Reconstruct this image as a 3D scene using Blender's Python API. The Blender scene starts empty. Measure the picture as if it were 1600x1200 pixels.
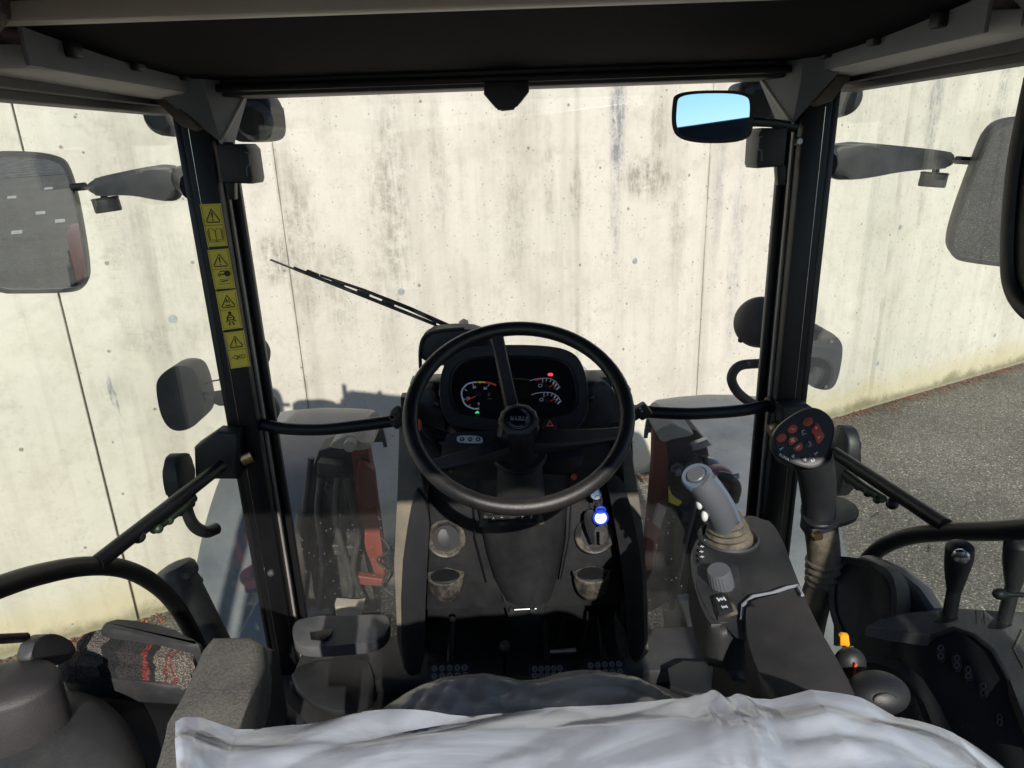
import bpy, bmesh, math, random
from mathutils import Vector as V, Matrix, noise
random.seed(7)
R = math.radians
S = bpy.context.scene
COL = S.collection
# ------------------------------------------------------------------ camera, sky, sun, exposure
FPX, PITCH, ROLL, HC = 1090.0, R(18.9), R(1.98), 2.5
cF = V((0, math.cos(PITCH), -math.sin(PITCH)))
cR0 = V((1, 0, 0)); cU0 = V((0, math.sin(PITCH), math.cos(PITCH)))
cX = math.cos(ROLL)*cR0 - math.sin(ROLL)*cU0
cY = math.sin(ROLL)*cR0 + math.cos(ROLL)*cU0
CP = V((0, 0, HC))
cam = bpy.data.objects.new('camera', bpy.data.cameras.new('camera')); COL.objects.link(cam)
m = Matrix((cX, cY, -cF)).transposed().to_4x4(); m.translation = CP
cam.matrix_world = m
cam.data.sensor_width = 36; cam.data.lens = 36*FPX/1600
cam.data.clip_start = 0.02; cam.data.clip_end = 2000
S.camera = cam
SUN_EL, SUN_AZ = R(34), R(-6.5)            # azimuth of travel, from +y towards +x
trav = V((math.sin(SUN_AZ)*math.cos(SUN_EL), math.cos(SUN_AZ)*math.cos(SUN_EL), -math.sin(SUN_EL)))
wd = bpy.data.worlds.new('World'); S.world = wd; wd.use_nodes = True
nt = wd.node_tree; nt.nodes.clear()
sk = nt.nodes.new('ShaderNodeTexSky'); sk.sky_type = 'NISHITA'; sk.sun_disc = False
sk.sun_elevation = SUN_EL; sk.dust_density = 0.2; sk.ozone_density = 1.6; sk.air_density = .75
sk.sun_rotation = math.atan2(-trav.x, -trav.y)
bg = nt.nodes.new('ShaderNodeBackground'); bg.inputs[1].default_value = 0.10
wo = nt.nodes.new('ShaderNodeOutputWorld')
nt.links.new(sk.outputs[0], bg.inputs[0]); nt.links.new(bg.outputs[0], wo.inputs[0])
sl = bpy.data.lights.new('sun', 'SUN'); sl.energy = 4.4; sl.angle = R(0.5); sl.color = (1, .955, .88)
so = bpy.data.objects.new('sun', sl); COL.objects.link(so)
so.rotation_euler = trav.to_track_quat('-Z', 'Y').to_euler(); so.location = (0, -6, 9)
S.view_settings.view_transform = 'Standard'; S.view_settings.look = 'None'
S.view_settings.gamma = 1; S.view_settings.use_curve_mapping = False
S.view_settings.exposure = 0.40
S.render.engine = 'CYCLES'
S.cycles.transparent_max_bounces = 24; S.cycles.max_bounces = 7; S.cycles.diffuse_bounces = 3; S.cycles.caustics_reflective = False
S.render.resolution_x = 1024; S.render.resolution_y = 768

# ------------------------------------------------------------------ sight helpers: a picture point at a real depth
def ray(x, y): return (cF*FPX + cX*(x-800) + cY*(600-y)).normalized()
def aY(x, y, Y): d = ray(x, y); return CP + d*(Y/d.y)
def aZ(x, y, z): d = ray(x, y); return CP + d*((z-HC)/d.z)
def aX(x, y, X): d = ray(x, y); return CP + d*(X/d.x)
def aP(x, y, p, n): d = ray(x, y); return CP + d*((p-CP).dot(n)/d.dot(n))

# ------------------------------------------------------------------ mesh helpers
def chk(pts, it=2, closed=True):
    for _ in range(it):
        q = []; n = len(pts)
        for i in range(n if closed else n-1):
            a, b = pts[i], pts[(i+1) % n]
            a = V(a) if not isinstance(a, V) else a; b = V(b) if not isinstance(b, V) else b
            q += [a*.75+b*.25, a*.25+b*.75]
        if not closed: q = [V(pts[0])]+q+[V(pts[-1])]
        pts = q
    return pts
def spl(pts, n=8):
    pts = [V(p) for p in pts]; out = []
    P = [pts[0]*2-pts[1]]+pts+[pts[-1]*2-pts[-2]]
    for i in range(1, len(P)-2):
        for k in range(n):
            t = k/n; a, b, c, d = P[i-1:i+3]
            out.append(.5*((2*b)+(c-a)*t+(2*a-5*b+4*c-d)*t*t+(3*b-a-3*c+d)*t**3))
    out.append(pts[-1]); return out
class B:
    def __init__(s): s.bm = bmesh.new()
    def box(s, lo, hi, bev=0, seg=2):
        lo = V(lo); hi = V(hi)
        vs = [s.bm.verts.new((x, y, z)) for x in (lo.x, hi.x) for y in (lo.y, hi.y) for z in (lo.z, hi.z)]
        fs = [(0,1,3,2),(4,6,7,5),(0,4,5,1),(2,3,7,6),(0,2,6,4),(1,5,7,3)]
        F = [s.bm.faces.new([vs[i] for i in f]) for f in fs]
        if bev:
            es = list({e for f in F for e in f.edges})
            bmesh.ops.bevel(s.bm, geom=es, offset=bev, segments=seg, profile=.5, affect='EDGES')
        return s
    def obox(s, c, x, y, z, sx, sy, sz, bev=0, seg=2):   # oriented box
        x = V(x).normalized(); y = V(y).normalized(); z = V(z).normalized(); c = V(c)
        vs = [s.bm.verts.new(c+x*(a*sx/2)+y*(b*sy/2)+z*(d*sz/2)) for a in (-1, 1) for b in (-1, 1) for d in (-1, 1)]
        fs = [(0,1,3,2),(4,6,7,5),(0,4,5,1),(2,3,7,6),(0,2,6,4),(1,5,7,3)]
        F = [s.bm.faces.new([vs[i] for i in f]) for f in fs]
        if bev:
            es = list({e for f in F for e in f.edges})
            bmesh.ops.bevel(s.bm, geom=es, offset=bev, segments=seg, profile=.5, affect='EDGES')
        return s
    def prism(s, pts, off, bev=0, seg=2):
        pts = [V(p) for p in pts]; off = V(off); n = len(pts)
        a = [s.bm.verts.new(p) for p in pts]; b = [s.bm.verts.new(p+off) for p in pts]
        f1 = s.bm.faces.new(a); f2 = s.bm.faces.new(b[::-1])
        for i in range(n): s.bm.faces.new((a[i], b[i], b[(i+1) % n], a[(i+1) % n]))
        if bev:
            bmesh.ops.bevel(s.bm, geom=list(f1.edges)+list(f2.edges), offset=bev, segments=seg, profile=.5, affect='EDGES')
        return s
    def loft(s, rings, cap=True, closed=True):
        rs = [[s.bm.verts.new(p) for p in r] for r in rings]
        for a, b in zip(rs, rs[1:]):
            n = len(a)
            for i in range(n if closed else n-1):
                s.bm.faces.new((a[i], a[(i+1) % n], b[(i+1) % n], b[i]))
        if cap and closed:
            s.bm.faces.new(rs[0][::-1]); s.bm.faces.new(rs[-1])
        return s
    def tube(s, path, r, seg=14, closed=False, flat=1.0):
        path = [V(p) for p in path]; n = len(path)
        rad = r if isinstance(r, (list, tuple)) else [r]*n
        if len(rad) != n: rad = [rad[min(len(rad)-1, int(i*len(rad)/n))] if False else rad[0]+(rad[-1]-rad[0])*i/(n-1) for i in range(n)]
        tg = []
        for i in range(n):
            if closed: t = path[(i+1) % n]-path[i-1]
            else: t = path[min(i+1, n-1)]-path[max(i-1, 0)]
            tg.append(t.normalized())
        up = V((0, 0, 1)) if abs(tg[0].z) < .9 else V((0, 1, 0))
        rings = []
        for i in range(n):
            x = up.cross(tg[i]).normalized(); y = tg[i].cross(x).normalized(); up = y
            rings.append([path[i]+x*math.cos(2*math.pi*k/seg)*rad[i]+y*math.sin(2*math.pi*k/seg)*rad[i]*flat for k in range(seg)])
        if closed: rings.append(rings[0])
        if closed:
            rs = [[s.bm.verts.new(p) for p in r_] for r_ in rings[:-1]]
            rs.append(rs[0])
            for a, b in zip(rs, rs[1:]):
                for i in range(seg): s.bm.faces.new((a[i], a[(i+1) % seg], b[(i+1) % seg], b[i]))
        else: s.loft(rings)
        return s
    def lathe(s, prof, o, ax, seg=32, sc=(1, 1), xd=None):     # prof: (radius, along axis)
        o = V(o); ax = V(ax).normalized()
        x = (V(xd)-V(xd).dot(ax)*ax).normalized() if xd else (V((1, 0, 0)) if abs(ax.x) < .9 else V((0, 1, 0))).cross(ax).normalized()
        y = ax.cross(x)
        rings = [[o+ax*h+(x*math.cos(2*math.pi*k/seg)*sc[0]+y*math.sin(2*math.pi*k/seg)*sc[1])*max(r, 1e-4) for k in range(seg)] for r, h in prof]
        s.loft(rings, cap=True); return s
    def ring(s, outer, inner, off, floor=None):     # frame with a hole; outer/inner same count
        n = len(outer); off = V(off)
        a = [s.bm.verts.new(p) for p in outer]; b = [s.bm.verts.new(p) for p in inner]
        c = [s.bm.verts.new(V(p)+off) for p in outer]; d = [s.bm.verts.new(V(p)+off) for p in inner]
        for i in range(n):
            j = (i+1) % n
            s.bm.faces.new((a[i], a[j], b[j], b[i])); s.bm.faces.new((b[i], b[j], d[j], d[i]))
            s.bm.faces.new((c[j], c[i], d[i], d[j])); s.bm.faces.new((a[j], a[i], c[i], c[j]))
        return s
    def sph(s, c, r, sc=(1, 1, 1), u=20, v=12):
        bmesh.ops.create_uvsphere(s.bm, u_segments=u, v_segments=v, radius=r, matrix=Matrix.Translation(V(c)) @ Matrix.Diagonal((sc[0], sc[1], sc[2], 1)))
        return s
WL = {}
def part(name, b, mat, parent=None, ang=38, label=None, kind=None):
    bm = b.bm if isinstance(b, B) else b
    bmesh.ops.recalc_face_normals(bm, faces=bm.faces)
    me = bpy.data.meshes.new(name)
    off = WL.get(parent.name, V((0, 0, 0))) if parent else V((0, 0, 0))
    if off.length: bmesh.ops.translate(bm, verts=bm.verts, vec=-off)
    bm.to_mesh(me); bm.free()
    for p in me.polygons: p.use_smooth = True
    me.set_sharp_from_angle(angle=R(ang))
    me.materials.append(mat)
    o = bpy.data.objects.new(name, me); COL.objects.link(o)
    if parent: o.parent = parent; WL[o.name] = off
    if label: o['label'] = label
    if kind: o['kind'] = kind
    return o
def thing(name, label, cat, loc, group=None):
    o = bpy.data.objects.new(name, None); COL.objects.link(o); o.location = loc
    o.empty_display_size = .05
    o['label'] = label; o['category'] = cat
    if group: o['group'] = group
    WL[o.name] = V(loc); return o
def copy_part(src, parent, mtx):            # copy sharing the mesh, moved in its parent's space
    o = src.copy(); COL.objects.link(o); o.parent = parent; o.matrix_local = mtx @ src.matrix_local
    WL[o.name] = WL.get(parent.name, V((0, 0, 0))); return o
def text(s, size, o, xd, n, mat, parent, name='lettering', align='CENTER', ext=.0004, shear=0):
    cu = bpy.data.curves.new('t', 'FONT'); cu.body = s; cu.size = size; cu.align_x = align; cu.align_y = 'CENTER'
    cu.extrude = ext; cu.offset = size*.018; cu.shear = shear; cu.resolution_u = 3
    to = bpy.data.objects.new('t', cu)
    me = bpy.data.meshes.new_from_object(to)
    bm = bmesh.new(); bm.from_mesh(me)
    x = V(xd).normalized(); n = V(n).normalized(); x = (x-x.dot(n)*n).normalized(); y = n.cross(x)
    M = Matrix((x, y, n)).transposed().to_4x4(); M.translation = V(o)
    bmesh.ops.transform(bm, matrix=M, verts=bm.verts)
    bpy.data.objects.remove(to); bpy.data.curves.remove(cu); bpy.data.meshes.remove(me)
    return part(name, bm, mat, parent)

# ------------------------------------------------------------------ materials
def N(nt, t, **kw):
    n = nt.nodes.new(t)
    for k, v in kw.items():
        if k.startswith('i_'):
            k = k[2:]; k = int(k) if k.isdigit() else k
            n.inputs[k].default_value = v
        else: setattr(n, k, v)
    return n
def mat(name, col, rough=.5, metal=0, spec=.5, bump=0, bscale=200, var=.0, vscale=8, dust=0, dustcol=(.24, .225, .195), dscale=6, coat=0, emit=0, sheen=0, dth=.5):
    m = bpy.data.materials.new(name); m.use_nodes = True; nt = m.node_tree; L = nt.links
    p = nt.nodes['Principled BSDF']
    p.inputs['Base Color'].default_value = (*col, 1); p.inputs['Roughness'].default_value = rough
    p.inputs['Metallic'].default_value = metal; p.inputs['Specular IOR Level'].default_value = spec
    p.inputs['Coat Weight'].default_value = coat
    if emit: p.inputs['Emission Color'].default_value = (*col, 1); p.inputs['Emission Strength'].default_value = emit
    tc = N(nt, 'ShaderNodeTexCoord')
    out = None
    if var or dust:
        nz = N(nt, 'ShaderNodeTexNoise', i_Scale=vscale, i_Detail=6.0); L.new(tc.outputs['Object'], nz.inputs['Vector'])
        mr = N(nt, 'ShaderNodeMapRange'); mr.inputs[1].default_value = .3; mr.inputs[2].default_value = .7
        mr.inputs[3].default_value = 1-var; mr.inputs[4].default_value = 1+var
        L.new(nz.outputs[0], mr.inputs[0])
        mx = N(nt, 'ShaderNodeVectorMath', operation='SCALE'); mx.inputs[0].default_value = col
        L.new(mr.outputs[0], mx.inputs['Scale']); out = mx.outputs[0]
        if dust:
            n2 = N(nt, 'ShaderNodeTexNoise', i_Scale=dscale, i_Detail=8.0, i_Roughness=.7); L.new(tc.outputs['Object'], n2.inputs['Vector'])
            n3 = N(nt, 'ShaderNodeTexNoise', i_Scale=900.0, i_Detail=2.0); L.new(tc.outputs['Object'], n3.inputs['Vector'])
            m1 = N(nt, 'ShaderNodeMapRange'); m1.inputs[1].default_value = dth-.15; m1.inputs[2].default_value = dth+.25; L.new(n2.outputs[0], m1.inputs[0])
            m3 = N(nt, 'ShaderNodeMapRange'); m3.inputs[1].default_value = .35; m3.inputs[2].default_value = .65; m3.inputs[3].default_value = .4; L.new(n3.outputs[0], m3.inputs[0])
            mm = N(nt, 'ShaderNodeMath', operation='MULTIPLY'); L.new(m1.outputs[0], mm.inputs[0]); L.new(m3.outputs[0], mm.inputs[1])
            m2 = N(nt, 'ShaderNodeMath', operation='MULTIPLY'); L.new(mm.outputs[0], m2.inputs[0]); m2.inputs[1].default_value = dust
            mc = N(nt, 'ShaderNodeMix', data_type='RGBA'); L.new(m2.outputs[0], mc.inputs[0]); L.new(out, mc.inputs[6]); mc.inputs[7].default_value = (*dustcol, 1)
            out = mc.outputs[2]
            rm = N(nt, 'ShaderNodeMath', operation='MULTIPLY_ADD'); L.new(m2.outputs[0], rm.inputs[0]); rm.inputs[1].default_value = .8-rough; rm.inputs[2].default_value = rough
            L.new(rm.outputs[0], p.inputs['Roughness'])
        L.new(out, p.inputs['Base Color'])
    if bump:
        nb = N(nt, 'ShaderNodeTexNoise', i_Scale=bscale, i_Detail=3.0); L.new(tc.outputs['Object'], nb.inputs['Vector'])
        bp = N(nt, 'ShaderNodeBump', i_Strength=bump, i_Distance=.001); L.new(nb.outputs[0], bp.inputs['Height'])
        L.new(bp.outputs[0], p.inputs['Normal'])
    return m
M = {}
M['black_metal'] = mat('black_metal', (.004, .004, .0052), .4, spec=.3, dust=.03, var=.2, bump=.05, bscale=90)
M['black_plastic'] = mat('black_plastic', (.007, .0078, .010), .48, bump=.25, bscale=700, dust=.08, var=.2)
M['dark_plastic'] = mat('dark_plastic', (.011, .0125, .016), .5, bump=.4, bscale=700, dust=.22, var=.15)
M['console'] = mat('console_plastic', (.014, .0158, .0195), .5, bump=.3, bscale=900, dust=.22, var=.15, dscale=9)
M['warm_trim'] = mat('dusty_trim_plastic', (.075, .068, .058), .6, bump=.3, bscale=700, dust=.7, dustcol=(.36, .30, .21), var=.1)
M['dusty_rim'] = mat('dusty_rim_plastic', (.022, .022, .023), .45, bump=.2, bscale=700, dust=.9, dustcol=(.38, .32, .22), dscale=26, dth=.60, var=.1)
M['grey_plastic'] = mat('grey_plastic', (.17, .18, .19), .5, bump=.15, bscale=700, var=.08)
M['liner'] = mat('roof_liner', (.86, .86, .82), .75, bump=.15, bscale=500, var=.08, vscale=14)
M['liner_blue'] = mat('roof_liner_side', (.22, .24, .265), .6, bump=.1, bscale=500, var=.06)
M['beige'] = mat('beige_bar', (.72, .68, .6), .55, bump=.1, bscale=500, var=.05)
M['strip'] = mat('dull_trim_strip', (.22, .21, .19), .55, var=.2)
M['felt'] = mat('felt_cover', (.17, .15, .145), .95, bump=.8, bscale=260, var=.35, vscale=260)
M['blind'] = mat('blind_fabric', (.0025, .002, .0045), .9, spec=.1, bump=.4, bscale=1200, var=.25, vscale=60)
M['seal'] = mat('rubber_seal', (.008, .008, .009), .4, bump=.1, bscale=200)
M['rubber'] = mat('rubber', (.022, .022, .022), .6, bump=.2, bscale=300, dust=.35, var=.2)
M['boot'] = mat('rubber_bellows', (.035, .033, .03), .5, dust=.75, dustcol=(.33, .27, .18), dscale=30, var=.2)
M['wheel'] = mat('wheel_rim_grip', (.010, .010, .011), .30, bump=.35, bscale=1400, dust=.3, dustcol=(.10, .078, .055), var=.2, dscale=14)
M['pad'] = mat('worn_armrest_pad', (.05, .048, .048), .62, bump=1.0, bscale=330, dust=.7, dustcol=(.20, .185, .155), dscale=12, dth=.42, var=.75, vscale=330)
M['pad2'] = mat('armrest_leather', (.018, .0175, .019), .5, bump=.6, bscale=700, dust=.4, dustcol=(.10, .085, .075), var=.2)
M['red_grime'] = mat('grimy_red_paint', (.20, .03, .018), .6, dust=.7, dustcol=(.07, .055, .045), var=.4, dscale=16, dth=.42, bump=.3, bscale=60)
M['red'] = mat('red_paint', (.34, .03, .03), .5, coat=.3, dust=.75, dustcol=(.12, .09, .075), var=.25, dscale=12, bump=.1, bscale=60)
M['white'] = mat('white_paint', (.68, .70, .70), .35, coat=.4, var=.05, dust=.25, dustcol=(.4, .36, .3))
M['fender'] = mat('grey_mudguard_paint', (.085, .095, .11), .4, coat=.1, var=.15, dust=.5, dustcol=(.26, .26, .25), dscale=5, bump=.05, bscale=40)
M['dirty_black'] = mat('grimy_black_steel', (.012, .012, .013), .6, dust=.5, dustcol=(.16, .14, .11), var=.3, dscale=14, bump=.3, bscale=80)
M['dusty_steel'] = mat('mud_dusted_steel', (.38, .34, .28), .8, var=.25, bump=.5, bscale=120, dust=.5)
M['housing'] = mat('dusty_black_housing', (.014, .015, .018), .5, bump=.3, bscale=500, dust=.40, dustcol=(.13, .13, .13), dscale=10, var=.2)
M['chrome'] = mat('chrome', (.6, .6, .6), .2, metal=1, var=.1)
M['steel'] = mat('dull_steel', (.35, .36, .38), .4, metal=1, var=.25, dust=.3)
M['brass'] = mat('passivated_latch', (.42, .30, .15), .35, metal=1, var=.2)
M['yellow'] = mat('yellow_sticker', (.90, .70, .08), .5, var=.06, vscale=30)
M['print_dark'] = mat('dark_print', (.03, .025, .01), .6)
M['print_gold'] = mat('faint_print', (.30, .22, .02), .6)
M['print_red'] = mat('red_print', (.35, .03, .02), .6)
M['print_white'] = mat('white_print', (.7, .72, .74), .5)
M['print_grey'] = mat('grey_print', (.30, .34, .38), .5)
M['badge_silver'] = mat('badge_silver', (.5, .52, .55), .3, metal=.6)
M['orange'] = mat('orange_button', (.55, .07, .025), .5, var=.1, vscale=100)
M['orange_grip'] = mat('orange_grip', (.60, .10, .04), .5)
M['amber'] = mat('orange_yellow_tab', (.85, .33, .01), .5)
M['silver'] = mat('silver_grip', (.085, .09, .10), .4, metal=0, bump=.1, bscale=900)
M['silver_light'] = mat('light_silver_strip', (.12, .15, .20), .32, metal=.2)
M['button_white'] = mat('pale_button', (.6, .6, .58), .3)
M['console_top'] = mat('textured_grey_console', (.045, .047, .050), .6, bump=.8, bscale=420, dust=.7, dustcol=(.16, .15, .13), dscale=8, dth=.42, var=.3, vscale=200)  # lighter grey grainy plastic with patchy dust
M['panel'] = mat('dark_dash_panel', (.0095, .0105, .013), .42, bump=.5, bscale=800, dust=.30, dustcol=(.09, .085, .075), dscale=11, dth=.5, var=.3, vscale=20)
M['white_trim'] = mat('pale_trim', (.20, .21, .235), .4, var=.05)
M['dial'] = mat('dial_face', (.006, .006, .009), .3)
M['dial_print'] = mat('dial_print', (.42, .45, .55), .5, emit=.12)
M['dial_yellow'] = mat('dial_yellow', (.65, .5, .05), .5, emit=.1)
M['dial_red'] = mat('dial_red', (.6, .05, .04), .5, emit=.12)
M['lamp_red'] = mat('warning_lamp_red', (1, .03, .08), .4, emit=1.6)
M['lamp_green'] = mat('warning_lamp_green', (.03, .6, .22), .4, emit=.7)
M['lcd'] = mat('lcd_dark', (.012, .011, .008), .25)
M['blue'] = mat('blue_fob', (.01, .05, .55), .35)
M['fobwhite'] = mat('white_fob_disc', (.8, .8, .8), .35)
M['green'] = mat('dark_green_handle', (.018, .032, .012), .5, bump=.2, bscale=300)
M['tape'] = mat('pinkish_plastic', (.42, .16, .19), .45, var=.15, dust=.3)
M['mud_floor'] = mat('floor_mat', (.02, .02, .02), .75, bump=.5, bscale=200, dust=.3, dustcol=(.12, .11, .09), var=.3)
M['ledge'] = mat('dusty_grey_ledge', (.045, .048, .055), .6, var=.18, vscale=25, dust=.4, bump=.2, bscale=200)
M['leaf'] = mat('dry_leaves', (.20, .085, .035), .8, var=.5, vscale=30)
M['roadwhite'] = mat('road_paint', (.7, .7, .68), .7, var=.15)
M['seatcore'] = mat('seat_fabric_dark', (.05, .048, .055), .9, bump=.5, bscale=500, var=.3, vscale=60)
M['seatpink'] = mat('seat_fabric_patterned', (.40, .35, .37), .9, bump=.7, bscale=420, var=.6, vscale=40)

def mirror_mat():
    m = bpy.data.materials.new('mirror_glass'); m.use_nodes = True; nt = m.node_tree; L = nt.links; nt.nodes.clear()
    o = N(nt, 'ShaderNodeOutputMaterial'); g = N(nt, 'ShaderNodeBsdfGlossy', i_Roughness=.004); g.inputs[0].default_value = (.36, .37, .39, 1)
    d = N(nt, 'ShaderNodeBsdfDiffuse'); d.inputs[0].default_value = (.35, .34, .33, 1)
    tc = N(nt, 'ShaderNodeTexCoord'); n = N(nt, 'ShaderNodeTexNoise', i_Scale=150.0, i_Detail=3.0); n2 = N(nt, 'ShaderNodeTexNoise', i_Scale=9.0, i_Detail=4.0)
    L.new(tc.outputs['Object'], n.inputs['Vector']); L.new(tc.outputs['Object'], n2.inputs['Vector'])
    a = N(nt, 'ShaderNodeMapRange'); a.inputs[1].default_value = .70; a.inputs[2].default_value = .76; a.inputs[4].default_value = .16; L.new(n.outputs[0], a.inputs[0])
    b = N(nt, 'ShaderNodeMapRange'); b.inputs[1].default_value = .3; b.inputs[2].default_value = .8; b.inputs[4].default_value = .045; L.new(n2.outputs[0], b.inputs[0])
    ad = N(nt, 'ShaderNodeMath', operation='ADD'); L.new(a.outputs[0], ad.inputs[0]); L.new(b.outputs[0], ad.inputs[1])
    mx = N(nt, 'ShaderNodeMixShader'); L.new(ad.outputs[0], mx.inputs[0]); L.new(g.outputs[0], mx.inputs[1]); L.new(d.outputs[0], mx.inputs[2]); L.new(mx.outputs[0], o.inputs[0]); return m
M['mirror_dusty'] = mirror_mat()
M['mirror'] = mat('sky_tinted_mirror', (.42, .66, .92), .01, metal=1)  # blue of the mirrored sky is put into the glass colour

def glass_mat(name, tint, dust, spots=.5, low=None):
    m = bpy.data.materials.new(name); m.use_nodes = True; nt = m.node_tree; L = nt.links; nt.nodes.clear()
    o = N(nt, 'ShaderNodeOutputMaterial'); t = N(nt, 'ShaderNodeBsdfTransparent'); t.inputs[0].default_value = (*tint, 1)
    g = N(nt, 'ShaderNodeBsdfGlossy', i_Roughness=.01)
    lw = N(nt, 'ShaderNodeLayerWeight', i_Blend=.5); pw = N(nt, 'ShaderNodeMath', operation='POWER'); L.new(lw.outputs['Facing'], pw.inputs[0]); pw.inputs[1].default_value = 4.0
    fr = N(nt, 'ShaderNodeMath', operation='MULTIPLY_ADD'); L.new(pw.outputs[0], fr.inputs[0]); fr.inputs[1].default_value = .6; fr.inputs[2].default_value = .022
    m1 = N(nt, 'ShaderNodeMixShader'); L.new(fr.outputs[0], m1.inputs[0]); L.new(t.outputs[0], m1.inputs[1]); L.new(g.outputs[0], m1.inputs[2])
    d = N(nt, 'ShaderNodeBsdfDiffuse'); d.inputs[0].default_value = (.55, .56, .56, 1)
    tl = N(nt, 'ShaderNodeBsdfTranslucent'); tl.inputs[0].default_value = (.55, .56, .56, 1)
    dm = N(nt, 'ShaderNodeMixShader', i_0=.35); L.new(d.outputs[0], dm.inputs[1]); L.new(tl.outputs[0], dm.inputs[2])
    tc = N(nt, 'ShaderNodeTexCoord')
    v = N(nt, 'ShaderNodeTexVoronoi', i_Scale=75.0); L.new(tc.outputs['Object'], v.inputs['Vector'])
    lt = N(nt, 'ShaderNodeMapRange'); lt.inputs[1].default_value = .17; lt.inputs[2].default_value = .08; lt.inputs[3].default_value = 0; lt.inputs[4].default_value = 1; L.new(v.outputs['Distance'], lt.inputs[0])
    sr = N(nt, 'ShaderNodeSeparateColor'); L.new(v.outputs['Color'], sr.inputs[0])
    gt = N(nt, 'ShaderNodeMath', operation='GREATER_THAN'); L.new(sr.outputs[0], gt.inputs[0]); gt.inputs[1].default_value = .66
    sp = N(nt, 'ShaderNodeMath', operation='MULTIPLY'); L.new(lt.outputs[0], sp.inputs[0]); L.new(gt.outputs[0], sp.inputs[1])
    sp2 = N(nt, 'ShaderNodeMath', operation='MULTIPLY'); L.new(sp.outputs[0], sp2.inputs[0]); sp2.inputs[1].default_value = spots*.6
    n2 = N(nt, 'ShaderNodeTexNoise', i_Scale=4.0, i_Detail=7.0, i_Roughness=.65)
    mp = N(nt, 'ShaderNodeMapping'); mp.inputs['Scale'].default_value = (3, 1, .6); L.new(tc.outputs['Object'], mp.inputs[0]); L.new(mp.outputs[0], n2.inputs['Vector'])
    b = N(nt, 'ShaderNodeMapRange'); b.inputs[1].default_value = .3; b.inputs[2].default_value = .75; b.inputs[3].default_value = dust*.35; b.inputs[4].default_value = dust*1.7; L.new(n2.outputs[0], b.inputs[0])
    res = b.outputs[0]
    if low:        # dirt thrown up from below: more of it on the lower part of the pane
        sx = N(nt, 'ShaderNodeSeparateXYZ'); L.new(tc.outputs['Object'], sx.inputs[0])
        lz = N(nt, 'ShaderNodeMapRange', interpolation_type='SMOOTHSTEP'); lz.inputs[1].default_value = low[0]; lz.inputs[2].default_value = low[1]; lz.inputs[3].default_value = low[2]; lz.inputs[4].default_value = 1
        L.new(sx.outputs[2], lz.inputs[0]); ml = N(nt, 'ShaderNodeMath', operation='MULTIPLY'); L.new(res, ml.inputs[0]); L.new(lz.outputs[0], ml.inputs[1]); res = ml.outputs[0]
    ad = N(nt, 'ShaderNodeMath', operation='ADD', use_clamp=True); L.new(sp2.outputs[0], ad.inputs[0]); L.new(res, ad.inputs[1])
    m2 = N(nt, 'ShaderNodeMixShader'); L.new(ad.outputs[0], m2.inputs[0]); L.new(m1.outputs[0], m2.inputs[1]); L.new(dm.outputs[0], m2.inputs[2])
    L.new(m2.outputs[0], o.inputs[0]); return m
M['glass'] = glass_mat('windscreen_glass', (.97, .975, .96), .018, .5, low=(1.25, 2.0, 1.1))
M['door_glass'] = glass_mat('door_glass', (.94, .965, .93), .014, .35)

def film_mat():
    m = bpy.data.materials.new('plastic_film'); m.use_nodes = True; nt = m.node_tree; L = nt.links; nt.nodes.clear()
    o = N(nt, 'ShaderNodeOutputMaterial'); t = N(nt, 'ShaderNodeBsdfTransparent'); t.inputs[0].default_value = (.93, .94, .97, 1)
    d = N(nt, 'ShaderNodeBsdfDiffuse'); d.inputs[0].default_value = (.58, .62, .70, 1)
    g = N(nt, 'ShaderNodeBsdfGlossy', i_Roughness=.14)
    tc = N(nt, 'ShaderNodeTexCoord')
    mp = N(nt, 'ShaderNodeMapping'); mp.inputs['Scale'].default_value = (7, 22, 18); mp.inputs['Rotation'].default_value = (0, 0, .15); L.new(tc.outputs['Object'], mp.inputs[0])
    n = N(nt, 'ShaderNodeTexNoise', i_Scale=1.0, i_Detail=5.0, i_Distortion=1.6); L.new(mp.outputs[0], n.inputs['Vector'])
    a = N(nt, 'ShaderNodeMapRange'); a.inputs[1].default_value = .38; a.inputs[2].default_value = .62; a.inputs[3].default_value = .44; a.inputs[4].default_value = .72; L.new(n.outputs[0], a.inputs[0])
    mx = N(nt, 'ShaderNodeMixShader'); L.new(a.outputs[0], mx.inputs[0]); L.new(t.outputs[0], mx.inputs[1]); L.new(d.outputs[0], mx.inputs[2])
    fr = N(nt, 'ShaderNodeFresnel', i_IOR=1.75); fm_ = N(nt, 'ShaderNodeMath', operation='MAXIMUM'); L.new(fr.outputs[0], fm_.inputs[0]); fm_.inputs[1].default_value = .16
    m2 = N(nt, 'ShaderNodeMixShader'); L.new(fm_.outputs[0], m2.inputs[0]); L.new(mx.outputs[0], m2.inputs[1]); L.new(g.outputs[0], m2.inputs[2])
    nf_ = N(nt, 'ShaderNodeTexNoise', i_Scale=95.0, i_Detail=2.0, i_Distortion=1.0); L.new(tc.outputs['Object'], nf_.inputs['Vector'])
    b2 = N(nt, 'ShaderNodeBump', i_Strength=.10, i_Distance=.002); L.new(nf_.outputs[0], b2.inputs['Height'])
    for s in (d, g, fr): L.new(b2.outputs[0], s.inputs['Normal'])
    L.new(m2.outputs[0], o.inputs[0]); return m
M['film'] = film_mat()

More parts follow.
